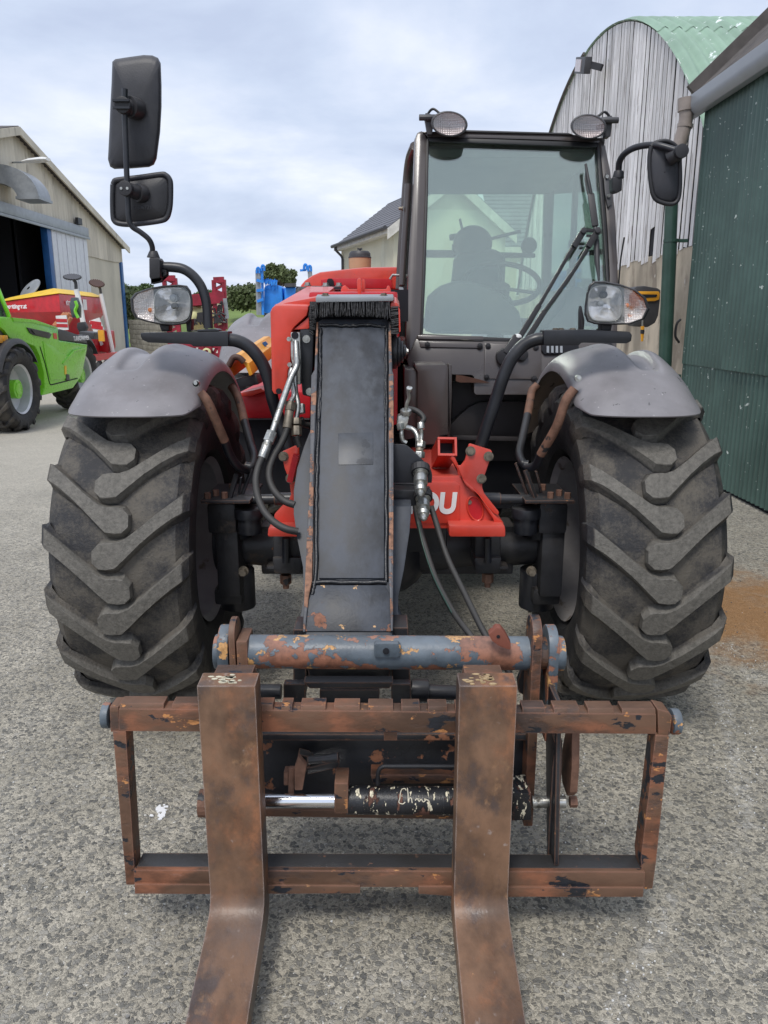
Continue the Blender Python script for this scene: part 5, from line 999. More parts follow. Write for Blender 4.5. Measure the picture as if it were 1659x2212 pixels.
st('valve_hose', '4b', [(225, 760, 2.45), (290, 775, 2.45), (350, 815, 2.44), (375, 860, 2.43), (350, 900, 2.42)], .0090, m_hose); fit('4b', (345, 895), (352, 955), .0115, 2.42, 2.41, n=14, name='hose_sleeve'); st('steel_pipe', '4b', [(352, 950, 2.41), (355, 1010, 2.41), (350, 1080, 2.40)], .006, m_zinc)
fit('4b', (345, 1070), (340, 1130), .0165, 2.40, 2.39); fit('4b', (338, 1135), (335, 1165), .0125, 2.39, 2.385, m_bolt, 12); fit('4b', (335, 1165), (332, 1225), .0175, 2.385, 2.38); fit('4b', (150, 900), (160, 960), .013, 2.415, 2.41)
# ---- top clutter behind the collar
mb = MB(); mb.prism(T('3b', [(-180, 1420), (-100, 1330), (0, 1262), (110, 1215), (420, 1180), (720, 1150), (1100, 1143), (1365, 1150), (1365, 1460), (1090, 1450), (420, 1430), (-120, 1560)], 4.7), (0, 1.3, .0)); mb.build('rear_hood', m_red, tele, bevel=.02)
mb = MB(); mb.prism(T('3b', [(120, 1320), (250, 1300), (1100, 1310), (1110, 1440), (300, 1450), (130, 1410)], 4.69), (0, .02, 0)); mb.build('hood_panel', m_redbg, tele, bevel=.005)
mb = MB(); mb.slab('3b', [(205, 1330), (225, 1305), (275, 1305), (300, 1340), (305, 1410), (205, 1410)], 4.66, .02); mb.build('hood_opening', m_dark, tele, bevel=.003)
mb = MB(); mb.slab('3b', [(-10, 1405), (395, 1418), (400, 1445), (-10, 1445)], 3.3, .10); mb.build('guard_rail', m_dgrey, tele, bevel=.004)
mb = MB()
for x_, y_ in ((188, 1410), (373, 1410), (-60, 1405)): bolt(mb, T('3b', [(x_, y_)], 3.33)[0], (0, 0, 1), .011, .013)
each(mb, 'rail_bolt', m_zinc, tele, 2)
mb = MB(); mb.slab('2a', [(348, 400), (520, 412), (730, 405), (735, 425), (345, 428)], 3.25, .08); mb.build('guard_rail', m_black, tele)
for i in range(4): st('hydraulic_hose', '2a', [(370+32*i, 500, 3.2), (372+35*i, 450, 3.2), (395+32*i, 432, 3.24), (420+30*i, 440, 3.3)], .014, m_hose)
mb = MB(); mb.slab('2a', [(345, 425), (520, 430), (530, 520), (350, 520)], 3.34, .1); mb.build('rail_backing', m_dark, tele)
mb = MB(); mb.prism(T('3b', [(395, 1510), (400, 1455), (430, 1405), (465, 1400), (500, 1450), (1030, 1450), (1040, 1405), (1070, 1405), (1090, 1460), (1092, 1560), (395, 1560)], 2.95), (0, .2, 0)); mb.build('boom_saddle', m_red, tele, bevel=.006)
for x0, top in ((655, 1298), (712, 1312)):
    w_ = 33 if x0 == 655 else 22; mb = MB(); mb.prism(T('3b', [(x0-w_*.6, 1560), (x0-w_, 1420), (x0-w_, top+30), (x0-w_*.6, top+6), (x0, top), (x0+w_*.6, top+6), (x0+w_, top+30), (x0+w_, 1420), (x0+w_*.6, 1560)], 2.86+(.04 if w_ == 22 else 0)), (0, .022, 0)); mb.build('lifting_lug', m_red, tele, bevel=.006)
mb = MB(); mb.slab('3b', [(1085, 1460), (1330, 1460), (1330, 1900), (1090, 1900)], 3.2, .3); mb.build('gap_shade', m_dark, tele)  # near-black slab fills the gap beside the boom with painted shade
mb = MB(); mb.slab('3b', [(1060, 1310), (1110, 1240), (1340, 1250), (1345, 1290), (1240, 1275), (1120, 1270), (1090, 1330)], 4.0, .05); mb.build('latch', m_zinc, tele, bevel=.004)
mb = MB(); c = T('3b', [(662, 1052)], 5.4)[0]; mb.lathe([(0, 0), (.128, 0), (.128, .14), (.135, .14), (.135, .155), (.126, .158), (.124, .21), (.10, .232), (0, .235)], c-V((0, 0, .12)), (0, 0, 1), 28); 
pc = MB(); pc.lathe([(0, -.3), (.071, -.3), (.075, .012), (0, .012)], c, (0, 0, 1), 30); pre = pc.build('air_cleaner', m_tan, tele, smooth=40)
pc = MB(); pc.lathe([(0, .012), (.077, .012), (.077, .020), (.072, .023), (.071, .042), (.060, .056), (0, .058)], c, (0, 0, 1), 30); pc.build('air_cleaner_cap', m_dgrey, tele, smooth=40); pc = MB(); pc.cyl(c+V((0, 0, .056)), c+V((0, 0, .070)), .008, 6); pc.bar(c+V((-.017, 0, .076)), c+V((.017, 0, .066)), .003, .006); pc.bar(c+V((.017, 0, .076)), c+V((-.017, 0, .066)), .003, .006); pc.build('wing_nut', m_dgrey, tele)
mb = MB(); mb.box(-.50, .10, 4.74, 5.95, .85, 1.60); mb.build('hood_body', m_redbg, tele, bevel=.02)
# ================================================================ CAB
YC = plane_y(735, 3.60, 290, 3.92)
def TC(pts, off=0., k='3a'): return [P(*q(k, x, y), YC(q(k, x, y)[1])+off) for x, y in pts]
def cabpart(name, pts, mat, dep=.07, off=0., bevel=.012, k='3a'):
    mb = MB(); mb.prism(TC(pts, off, k), (0, dep, 0)); return mb.build(name, mat, tele, bevel=bevel)
cabpart('cab_pillar', [(150, 300), (165, 245), (200, 226), (222, 250), (238, 300), (232, 700), (215, 1200), (200, 1610), (160, 1700), (158, 1766), (100, 1766), (90, 1600), (112, 1100), (140, 600)], m_cab, .10, bevel=.018)
cabpart('cab_pillar', [(1372, 310), (1400, 285), (1430, 330), (1465, 500), (1500, 800), (1518, 1240), (1512, 1600), (1500, 1766), (1420, 1766), (1440, 1500), (1455, 1200), (1440, 900), (1425, 700), (1395, 400)], m_cab, .10, bevel=.018)
cabpart('roof_header', [(200, 236), (480, 232), (1180, 250), (1410, 290), (1395, 315), (1100, 296), (600, 282), (240, 276)], m_cab, .10, bevel=.008)
cabpart('roof_trim', [(205, 242), (480, 226), (1180, 246), (1215, 258), (480, 240)], m_rubberseal, .06, -.012, .003)
for pts in ([(232, 276), (248, 300), (240, 700), (225, 1200), (207, 1600), (190, 1600), (208, 1100), (225, 600)], [(1370, 306), (1388, 330), (1410, 560), (1436, 850), (1455, 1240), (1430, 1560), (1415, 1560), (1436, 1240), (1410, 850), (1385, 560)], [(240, 276), (700, 288), (1372, 312), (1374, 342), (700, 318), (246, 302)], [(195, 1590), (610, 1612), (1290, 1640), (1290, 1655), (800, 1650), (610, 1636), (180, 1615)]):
    cabpart('window_seal', pts, m_rubberseal, .03, -.008, .004)
# windscreen
sil = [(244, 298), (700, 314), (1372, 338), (1392, 560), (1420, 850), (1440, 1240), (1425, 1500), (1290, 1642), (800, 1638), (400, 1622), (205, 1604), (225, 1200), (240, 700)]
mb = MB(); mb.prism(TC(sil, .02), (0, .006, 0)); mb.build('windscreen', m_glass, tele)
# shell: sides, roof, rear
rt = YC(290); cx0, cx1 = P(905, 290, rt).x, P(1305, 303, rt).x; zt = P(905, 285, rt).z
xb0, xb1 = P(880, 735, 3.6).x, P(1330, 735, 3.6).x; CB = 5.15; zb_ = 1.36
mb = MB(); mb.prism([(cx0-.02, rt+.05, zt-.05), (cx1+.02, rt+.05, zt-.05), (cx1+.02, rt+.05, zt-.012), (cx0-.02, rt+.05, zt-.012)], (0, CB-rt, .0)); mb.build('cab_roof', m_cab, tele, bevel=.012)
mb = MB(); mb.box(cx0, cx1, rt+.1, CB, zt-.09, zt-.055); mb.build('headliner', MAT('grey_headliner', (.13, .14, .14), .9), tele)
def pil(name, pts, r, mat=m_cab, par=None): mb = MB(); mb.tube(catmull(pts, 5), r, 10); return mb.build(name, mat, par or tele, smooth=60)
for x_t, x_b in ((cx0, xb0), (cx1, xb1)):
    pil('rear_pillar', [(x_t, CB, zt-.05), ((x_t+x_b)/2, CB+.03, 1.9), (x_b, CB+.03, zb_)], .035); pil('side_rail', [(x_t, rt+.1, zt-.04), (x_t, CB, zt-.04)], .03)
    pil('side_rail', [(x_b, 3.7, zb_), (x_b, CB, zb_)], .035)
    pil('door_pillar', [(x_t*.8+x_b*.2, 4.45, zt-.05), (x_b, 4.5, zb_)], .022, m_rubberseal)
pil('rear_rail', [(xb0, CB+.02, zb_+.10), (xb1, CB+.02, zb_+.10)], .035)
for x_t, x_b, s_ in ((cx0, xb0, -1), (cx1, xb1, 1)):
    mb = MB(); mb.prism([(x_b, 3.75, zb_), (x_b, CB, zb_), (x_t, CB, zt-.06), (x_t, rt+.08, zt-.06)], (.005*s_, 0, 0)); mb.build('side_window', m_glass2, tele)
mb = MB(); mb.prism([(xb0+.03, CB+.02, zb_+.1), (xb1-.03, CB+.02, zb_+.1), (cx1-.03, CB, zt-.08), (cx0+.03, CB, zt-.08)], (0, .005, 0)); mb.build('rear_window', m_glass2, tele)
# bowed left-hand door frame and grab rail
st('door_frame', '3a', [(150, 335, 4.0), (118, 420, 4.1), (100, 560, 4.15), (85, 760, 4.15), (68, 1000, 4.15), (50, 1290, 4.15)], .022, m_cab)
st('grab_rail', '3b', [(1330, 0, 3.9), (1312, 300, 3.9), (1280, 800, 3.88), (1245, 1400, 3.85)], .016, m_cab)
mb = MB(); mb.prism(T('3b', [(1200, 1425), (1265, 1430), (1280, 1860), (1240, 1880)], 3.7), (0, .03, 0)); mb.build('gas_strut', m_galv, tele, bevel=.004)
mb = MB(); bolt(mb, T('3b', [(1255, 340)], 3.88)[0], (-1, 0, 0), .008, .02); mb.build('rail_pin', m_bolt, tele)
# front cowl beneath the windscreen
cabpart('cowl_lip', [(172, 1600), (612, 1608), (612, 1632), (172, 1625)], m_cab, .05, -.03, .003)
cw = [(160, 1625), (300, 1625), (620, 1640), (1000, 1650), (1420, 1650), (1505, 1640), (1500, 1850), (1480, 1960), (1420, 2000), (560, 2000), (548, 1985), (548, 1880), (535, 1868), (270, 1860), (160, 1866), (120, 1860), (100, 1760)]
cabpart('front_cowl', cw, m_cab, .10, -.02, .012)
cabpart('cowl_band', [(180, 1640), (600, 1655), (612, 1680), (600, 1686), (190, 1678)], m_cab, .01, -.028, .003)
cabpart('cowl_access_panel', [(622, 1655), (1000, 1668), (1000, 1880), (980, 1895), (622, 1892), (616, 1880)], m_cab, .012, -.030, .004)
for x_, y_ in ((236, 1662), (588, 1670), (642, 1672), (963, 1682), (632, 1880), (950, 1888)):
    c = TC([(x_, y_)], -.031)[0]; mb = MB(); mb.cyl(c, c+V((0, -.008, 0)), .0125, 14); mb.cyl(c+V((0, -.008, 0)), c+V((0, -.012, 0)), .007, 6); mb.build('cowl_bolt', m_plastic, tele, bevel=.001)
c = TC([(1425, 1690)], -.03)[0]; mb = MB(); mb.cyl(c+V((0, .02, 0)), c+V((0, -.04, 0)), .030, 20); mb.cyl(c+V((0, -.04, 0)), c+V((0, -.05, 0)), .024, 16); mb.bar(c+V((-.02, -.055, 0)), c+V((.02, -.055, .0)), .012, .012); mb.build('washer_cap', m_plastic, tele, bevel=.003)
vb = cabpart('vent_recess', [(1000, 1665), (1250, 1668), (1250, 1725), (1020, 1728), (1000, 1700)], m_dark, .01, -.034, .002)
for i in range(4): x_ = 1035+i*30; mb = MB(); mb.prism(TC([(x_, 1672), (x_+16, 1672), (x_+16, 1718), (x_, 1716)], -.040), (0, .006, 0)); mb.build('vent_slat', m_galv, tele)
m_rcowl = MAT('rust_bleed', (.10, .045, .03), .8, var=.3)
mb = MB(); mb.prism([p for p in T('4b', [(680, 440), (760, 452), (900, 485), (1000, 515), (720, 514), (676, 500)], 3.50)], (0, .003, 0)); mb.build('rust_patch', m_rcowl, tele)
# lower panels and side box
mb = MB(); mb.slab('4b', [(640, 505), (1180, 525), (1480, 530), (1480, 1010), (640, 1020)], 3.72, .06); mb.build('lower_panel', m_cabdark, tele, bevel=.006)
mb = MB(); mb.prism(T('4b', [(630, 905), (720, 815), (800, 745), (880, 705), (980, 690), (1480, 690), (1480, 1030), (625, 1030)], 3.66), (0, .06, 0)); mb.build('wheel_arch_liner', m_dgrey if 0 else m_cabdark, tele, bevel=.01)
mb = MB(); mb.slab('4b', [(400, 1040), (1480, 1050), (1480, 1700), (400, 1700)], 3.8, .3); mb.build('under_shade', m_dark, tele)  # near-black slab stands in for the shade under the cab
mb = MB(); mb.slab('4b', [(100, 330), (640, 330), (680, 500), (700, 1060), (100, 1060)], 3.9, .2); mb.build('back_shade', m_dark, tele)  # near-black slab paints the shaded space behind the side tank
mb = MB(); mb.prism(T('4b', [(190, 400), (200, 385), (300, 392), (320, 412), (322, 1030), (190, 1060)], 3.30), (0, .35, 0)); mb.build('tank_flange', m_cab, tele, bevel=.006)
mb = MB(); mb.prism(T('4b', [(290, 365), (300, 350), (590, 345), (605, 360), (605, 1005), (530, 1015), (510, 1030), (503, 1095), (380, 1100), (310, 1100), (318, 420)], 3.26), (0, .40, 0)); mb.build('side_tank', m_cab, tele, bevel=.016)
mb = MB(); mb.prism(T('4b', [(606, 340), (640, 345), (642, 600), (625, 1060), (590, 1060), (608, 900)], 3.29), (0, .1, 0)); mb.build('tank_edge', m_cab, tele, bevel=.006)
mb = MB(); mb.box(xb0+.02, xb1, 3.78, CB, .80, 1.34); mb.build('cab_floor', m_cabdark, tele)
bars('floor_rail', '4b', [((640, 1030, 3.6), (1260, 1045, 3.6))], .02, .02, m_cabdark)
# ---- interior
def ins(name, pts, Y_, dep, mat=m_plastic, bevel=.02): mb = MB(); mb.prism(T('3a', pts, Y_), (0, dep, 0)); return mb.build(name, mat, tele, bevel=bevel)
c = T('3a', [(540, 985)], 4.75)[0]; mb = MB(); mb.grid(ball(c, .115, .06, .10)); mb.build('headrest', m_plastic, tele, smooth=60)
ins('seat_back', [(418, 1095), (440, 1040), (520, 1010), (620, 1005), (700, 1025), (770, 1060), (760, 1250), (700, 1400), (430, 1400), (400, 1260)], 4.70, .12, m_dgrey, .04)
ins('seat_cushion', [(380, 1330), (800, 1330), (840, 1450), (350, 1450)], 4.25, .5, m_dgrey, .03)
ins('seat_bracket', [(385, 925), (450, 915), (470, 905), (450, 820), (462, 816), (488, 920), (480, 965), (388, 962)], 4.9, .05, m_plastic, .006); ins('control_box', [(405, 988), (460, 988), (460, 1040), (405, 1040)], 4.95, .06, m_plastic, .005)
ins('rear_shelf', [(228, 1028), (420, 1030), (760, 1045), (960, 1052), (960, 1080), (228, 1078)], 5.05, .05, m_plastic, .006)
st('rear_wiper', '3a', [(600, 972, 5.0), (700, 945, 5.0), (860, 905, 5.0)], .010, m_plastic)
c = T('3a', [(735, 1250)], 4.05)[0]; mb = MB(); ax = V((0, -.55, .83)).normalized(); e1 = V((1, 0, 0)); e2 = ax.cross(e1); mb.tube([c+(e1*cos(2*pi*i/36)+e2*sin(2*pi*i/36))*.19 for i in range(37)], .014, 8, cap=False)
for a in (0, 120, 240): mb.tube([c-ax*.03, c+(e1*cos(R(a+90))+e2*sin(R(a+90)))*.19], .010, 6)
mb.cyl(c-ax*.5, c-ax*.02, .045, 12); mb.build('steering_wheel', m_plastic, tele, smooth=50)
ins('dashboard', [(240, 1330), (330, 1265), (420, 1235), (520, 1235), (640, 1265), (760, 1330), (860, 1440), (900, 1600), (215, 1590)], 3.82, .18, m_dgrey, .05)
ins('right_console', [(1180, 1290), (1250, 1270), (1300, 1290), (1290, 1560), (1000, 1600), (1060, 1500), (1150, 1400)], 3.86, .5, m_plastic, .03)
st('control_lever', '3a', [(1180, 1300, 4.2), (1175, 1230, 4.2), (1190, 1180, 4.2)], .012, m_plastic); ins('lever_knob', [(1175, 1150), (1210, 1150), (1215, 1200), (1175, 1200)], 4.18, .04, m_plastic, .012)
c = T('3a', [(918, 1000)], 5.0)[0]; mb = MB(); mb.cyl(c, c+V((0, .03, 0)), .05, 18); mb.build('wiper_motor', m_plastic, tele, bevel=.006)
st('side_grab', '3a', [(1345, 850, 4.4), (1320, 900, 4.4), (1312, 1000, 4.4), (1350, 1230, 4.4)], .018, m_plastic)
# upper wiper, lower wiper arms with parallel linkage
W3 = lambda pts, off=-.03: TC(pts, off)
mb = MB(); mb.tube(W3([(1295, 455), (1312, 560), (1332, 660)]), [.006, .008, .009], 8); mb.bar(*W3([(1330, 655), (1360, 870)]), .030, .012, up=(0, 1, 0)); mb.build('wiper_arm', m_plastic, tele, bevel=.002)
mb = MB(); mb.tube(W3([(1358, 860), (1368, 1000), (1372, 1100), (1384, 1235)], -.02), [.010, .014, .013, .005], 8); mb.build('wiper_blade', m_dgrey, tele, bevel=.002)
mb = MB(); mb.tube(W3([(1300, 470), (1294, 560), (1310, 655)], -.015), .004, 6); mb.build('washer_tube', m_plastic, tele)
mb = MB(); mb.bar(*W3([(1272, 905), (1130, 1150)], -.045), .016, .014, up=(0, 1, 0)); mb.bar(*W3([(1130, 1150), (985, 1400)], -.05), .016, .014, up=(0, 1, 0)); mb.bar(*W3([(985, 1400), (805, 1690)], -.06), .024, .016, up=(0, 1, 0)); mb.build('wiper_link_arm', m_plastic, tele, bevel=.002)
mb = MB(); mb.bar(*W3([(1372, 905), (1230, 1150)], -.045), .016, .014, up=(0, 1, 0)); mb.bar(*W3([(1230, 1150), (1020, 1440)], -.05), .016, .014, up=(0, 1, 0)); mb.bar(*W3([(1020, 1440), (900, 1630)], -.06), .024, .016, up=(0, 1, 0)); mb.build('wiper_link_arm', m_plastic, tele, bevel=.002)
mb = MB(); mb.bar(*W3([(1272, 900), (1376, 900)], -.055), .014, .010, up=(0, 1, 0)); mb.bar(*W3([(1300, 935), (1376, 935)], -.05), .010, .008, up=(0, 1, 0)); mb.bar(*W3([(1280, 905), (1215, 1010)], -.055), .028, .018, up=(0, 1, 0)); mb.bar(*W3([(1376, 900), (1310, 1010)], -.055), .028, .018, up=(0, 1, 0)); mb.build('wiper_link', m_plastic, tele, bevel=.002)
mb = MB()
for p_ in W3([(1278, 900), (1372, 898)], -.06): mb.cyl(p_, p_+V((0, -.018, 0)), .013, 14)
each(mb, 'wiper_pivot', m_dgrey, tele, bevel=.002)
c = TC([(838, 1612)], -.08)[0]; mb = MB(); mb.grid(ball(c, .020, .012, .014, 8, 10)); mb.build('pivot_cap', m_white, tele, smooth=60)
mb = MB(); mb.bar(*W3([(838, 1610), (765, 1730)], -.075), .040, .030, up=(0, 1, 0)); c = TC([(752, 1745)], -.05)[0]; mb.cyl(c+V((0, .03, 0)), c+V((0, -.03, 0)), .038, 20); c2 = TC([(870, 1730)], -.04)[0]; mb.cyl(c2+V((0, .03, 0)), c2+V((0, -.02, 0)), .026, 20); mb.build('wiper_spindle', m_plastic, tele, bevel=.004)
# hinge plate on the right pillar
cabpart('hinge_plate', [(1418, 555), (1440, 500), (1462, 600), (1475, 720), (1445, 745), (1425, 650)], m_dgrey, .02, -.015, .003)
mb = MB()
for p_ in TC([(1437, 540), (1447, 668)], -.02): mb.cyl(p_, p_+V((0, -.008, 0)), .008, 10)
each(mb, 'hinge_rivet', m_zinc, tele)
st('aerial', '4a', [(515, 1980, 3.9), (530, 1800, 3.9), (555, 1640, 3.9)], .004, m_plastic)
# ---- mirrors
def outline_tube(mb, pts, r): mb.tube(catmull(pts+[pts[0]], 4), r, 8, cap=False)
MY = 2.62
mo = [(150, 200), (178, 176), (300, 157), (440, 138), (520, 142), (572, 165), (597, 215), (605, 420), (605, 620), (592, 850), (560, 1095), (535, 1150), (490, 1172), (330, 1185), (170, 1190), (130, 1168), (110, 1100), (122, 850), (132, 600), (143, 400)]
def dished(name, k, o, Y_, dep, parent, mat, cx, cy):
    """hollow-backed mirror shell: rim ring, bulging rounded back towards the viewer, glass on the far side"""
    rows = []
    for s_, dy in ((1., dep), (1.0, dep*.5), (.99, dep*.30), (.965, dep*.15), (.92, .004), (.85, .0), (.5, -.006), (.2, -.008), (.02, -.008)):
        rows.append([P(*q(k, cx+(x-cx)*s_, cy+(y-cy)*s_), Y_+dy) for x, y in o+[o[0]]])
    mb = MB(); mb.grid(rows); sh = mb.build(name, mat, parent, smooth=70)
    mb = MB(); mb.prism([P(*q(k, cx+(x-cx)*.985, cy+(y-cy)*.985), Y_+dep) for x, y in o], (0, .004, 0)); mb.build('mirror_glass', m_mirrorglass, sh); return sh
def dense(o, n=4):
    r = []
    for i in range(len(o)):
        a, b = o[i], o[(i+1) % len(o)]
        for j in range(n): r.append((a[0]+(b[0]-a[0])*j/n, a[1]+(b[1]-a[1])*j/n))
    return r
dished('mirror', '8b', dense(mo), MY, .07, tele, m_mirror, 360, 660)
so = [(155, 1335), (168, 1308), (195, 1292), (400, 1268), (600, 1240), (640, 1246), (672, 1275), (688, 1330), (686, 1500), (672, 1590), (650, 1640), (600, 1665), (450, 1688), (300, 1700), (205, 1690), (168, 1665), (156, 1620), (152, 1480)]
sm = dished('mirror', '8b', dense(so), MY-.01, .05, tele, m_plastic, 420, 1470)
mb = MB(); outline_tube(mb, T('8b', so, MY-.005), .0085); mb.build('mirror_rim', m_mirror, sm, smooth=60)
tx = text('A806721', 'moulded_lettering', m_mirror, sm, P(*q('8b', 345, 1560), MY-.030), .016, (R(90), 0, 0), .001)
st('mirror_arm', '8b', [(520, 1985, 2.60), (518, 1905, 2.59), (485, 1835, 2.58), (410, 1772, 2.57), (335, 1722, 2.56), (302, 1650, 2.555), (294, 1500, 2.555), (286, 1300, 2.555), (275, 1000, 2.555), (264, 650, 2.555), (266, 450, 2.555)], .0085, m_black)
mb = MB(); a = T('8b', [(240, 595)], 2.535)[0]; b = T('8b', [(355, 630)], 2.60)[0]; mb.cyl(a, a+V((0, .045, 0)), .024, 20); mb.cyl(a+V((.0, .03, 0)), b, .026, 20); mb.cyl(a.lerp(b, .55), b+V((.008, .01, 0)), .031, 20); mb.build('mirror_clamp', m_plastic, tele, bevel=.003)
mb = MB()
for dz in (-.010, .010): mb.bar(a+V((-.026, -.004, dz)), a+V((.024, -.004, dz)), .006, .010, up=(0, 1, 0))
each(mb, 'clamp_screw', m_black, tele)
mb = MB(); a = T('8b', [(262, 1365)], 2.53)[0]; b = T('8b', [(400, 1415)], 2.60)[0]; mb.cyl(a, a+V((0, .04, 0)), .0225, 20); mb.cyl(a+V((0, .03, 0)), b, .022, 20); mb.cyl(a.lerp(b, .85), b+V((.012, .01, 0)), .028, 20); mb.build('mirror_clamp', m_plastic, tele, bevel=.003)
mb = MB()
for x_ in (232, 289): c = T('8b', [(x_, 1368)], 2.529)[0]; mb.cyl(c, c+V((0, -.002, 0)), .0042, 10)
each(mb, 'clamp_screw', m_zinc, tele)
mb = MB(); mb.tube(T('8b', [(530, 1940, 2.6), (530, 2010, 2.6)], 2.6), [.012, .022], 12); mb.slab('8b', [(488, 2010), (572, 2005), (588, 2030), (590, 2190), (500, 2205), (490, 2180)], 2.575, .05); mb.slab('8b', [(500, 2180), (585, 2180), (640, 2160), (640, 2130), (600, 2120), (600, 2230), (505, 2250)], 2.60, .03); mb.build('arm_socket', m_plastic, tele, bevel=.003)
st('mirror_post', '1b', [(80, 115, 2.62), (200, 115, 2.62), (320, 135, 2.62), (420, 200, 2.62), (500, 300, 2.62), (548, 420, 2.62), (570, 540, 2.62), (585, 750, 2.62)], .0160, m_black)
mb = MB(); mb.slab('1b', [(465, 765), (640, 752), (690, 762), (690, 782), (465, 785)], 2.60, .06); mb.build('post_foot', m_black, tele, bevel=.003)
# right cab mirror
ro = [(742, 1012), (768, 988), (838, 974), (900, 1000), (932, 1050), (940, 1150), (940, 1300), (926, 1380), (885, 1410), (810, 1398), (760, 1362), (738, 1270), (728, 1150), (730, 1070)]
rm = dished('mirror', '4a', dense(ro), 3.45, .07, tele, m_mirror, 835, 1190)
mb = MB(); outline_tube(mb, T('4a', ro, 3.455), .009); mb.build('mirror_rim', m_plastic, rm, smooth=60)
st('mirror_arm', '4a', [(515, 1200, 3.62), (522, 1120, 3.60), (560, 1060, 3.56), (630, 1020, 3.52), (720, 1003, 3.48), (800, 1008, 3.44), (950, 1052, 3.40)], .0135, m_black)
mb = MB(); a = T('4a', [(950, 1045)], 3.385)[0]; b = T('4a', [(862, 1100)], 3.44)[0]; mb.cyl(a+V((0, -.01, 0)), a+V((0, .04, 0)), .028, 20); mb.cyl(a+V((0, .03, 0)), b, .030, 20); mb.build('mirror_clamp', m_plastic, tele, bevel=.003)
mb = MB(); mb.tube(T('4a', [(517, 1180), (512, 1235)], 3.62), [.020, .026], 14); mb.slab('4a', [(472, 1225), (545, 1215), (540, 1318), (500, 1330), (478, 1318)], 3.60, .06); mb.build('arm_socket', m_plastic, tele, bevel=.005)
# ---- head lights on the guard frame
def headlight(k, outl, split, bulbs, Y_, flip):
    cx = sum(p[0] for p in outl)/len(outl); cy = sum(p[1] for p in outl)/len(outl); h = thing_part = None
    rows = []
    o = dense(outl, 3)
    for s_, dy in ((.55, .13), (.85, .10), (1., .035), (1., .005), (.985, -.010), (.945, -.013), (.925, -.010), (.918, .002)): rows.append([P(*q(k, cx+(x-cx)*s_, cy+(y-cy)*s_), Y_+dy) for x, y in o+[o[0]]])
    mb = MB(); mb.grid(rows); mb.add([p for p in rows[0][:-1]], [tuple(range(len(o)))]); hs = mb.build('headlight', m_plastic, tele, smooth=40)
    ins_ = [(cx+(x-cx)*.915, cy+(y-cy)*.915) for x, y in o]
    mainp = [p for p in ins_ if (p[0]-split)*flip > 0]; indp = [p for p in ins_ if (p[0]-split)*flip <= 0]
    # order by angle round own centroid to keep a simple loop
    def ordr(ps, extra):
        ps = ps+extra; ax_ = sum(p[0] for p in ps)/len(ps); ay_ = sum(p[1] for p in ps)/len(ps); return sorted(ps, key=lambda p: atan2(p[1]-ay_, p[0]-ax_))
    yr = [p[1] for p in ins_ if abs(p[0]-split) < 25*(1.5)] or [cy-80, cy+80]
    ex = [(split, min(yr)), (split, max(yr))]
    def bowl(ps, mat, name, dp, rings=6):
        ps = ordr(ps, ex); ps = dense(ps, 2); bx = sum(p[0] for p in ps)/len(ps); by = sum(p[1] for p in ps)/len(ps); rw = []
        for r_ in range(rings+1): s_ = 1-r_/rings*.98; rw.append([P(*q(k, bx+(x-bx)*s_, by+(y-by)*s_), Y_+.004+dp*(1-s_*s_)) for x, y in ps+[ps[0]]])
        mb = MB(); mb.grid(rw); return mb.build(name, mat, hs, smooth=80)
    bowl(mainp, m_refl, 'reflector', .06); bowl(indp, m_ribbed, 'indicator', .025)
    for (x, y, r, mt) in bulbs:
        c = P(*q(k, x, y), Y_+.01); mb = MB(); mb.cyl(c+V((0, .03, 0)), c+V((0, .002, 0)), r, 16); mb.cyl(c+V((0, .002, 0)), c+V((0, -.002, 0)), r*.6, 12); mb.build('bulb', mt, hs, bevel=.001)
    rw = [[P(*q(k, cx+(x-cx)*s_, cy+(y-cy)*s_), Y_-.006-.014*(1-s_**2)) for x, y in o+[o[0]]] for s_ in (.915, .85, .7, .5, .3, .02)]
    mb = MB(); mb.grid(rw); mb.build('lens', m_lensglass, hs, smooth=80); return hs
m_bulbo = MAT('orange_bulb', (.75, .22, .04), .2, var=.1, bump=0)
hl1 = headlight('1a', [(750, 1075), (778, 1042), (850, 1016), (940, 999), (1030, 994), (1078, 1000), (1100, 1030), (1110, 1080), (1112, 1140), (1102, 1195), (1072, 1220), (1000, 1230), (920, 1225), (840, 1208), (778, 1188), (755, 1140)], 888, [(1000, 1118, .010, m_dgrey), (997, 1072, .013, m_galv), (862, 1140, .007, m_bulbo)], 2.60, 1)
hl2 = headlight('3a', [(1725, 1425), (1700, 1350), (1630, 1295), (1530, 1258), (1420, 1238), (1352, 1238), (1318, 1262), (1300, 1320), (1288, 1400), (1285, 1460), (1305, 1510), (1360, 1528), (1480, 1532), (1600, 1528), (1690, 1495)], 1555, [(1422, 1330, .011, m_dgrey), (1402, 1388, .009, m_galv), (1575, 1400, .007, m_bulbo)], 2.60, -1)
mb = MB(); mb.slab('1a', [(915, 1225), (975, 1228), (970, 1265), (930, 1265)], 2.63, .05); mb.slab('1a', [(1070, 1215), (1105, 1190), (1100, 1265), (1075, 1265)], 2.64, .04); mb.slab('3a', [(1400, 1525), (1475, 1528), (1465, 1575), (1405, 1575)], 2.63, .05); mb.slab('3a', [(1268, 1400), (1290, 1500), (1285, 1570), (1262, 1570), (1262, 1450)], 2.64, .04); each(mb, 'lamp_stalk', m_plastic, tele, bevel=.004)
mb = MB(); mb.slab('1a', [(806, 1272), (1314, 1262), (1315, 1350), (1112, 1352), (1098, 1338), (850, 1328), (818, 1312), (808, 1292)], 2.60, .075); mb.build('lamp_bracket', m_black, tele, bevel=.005)
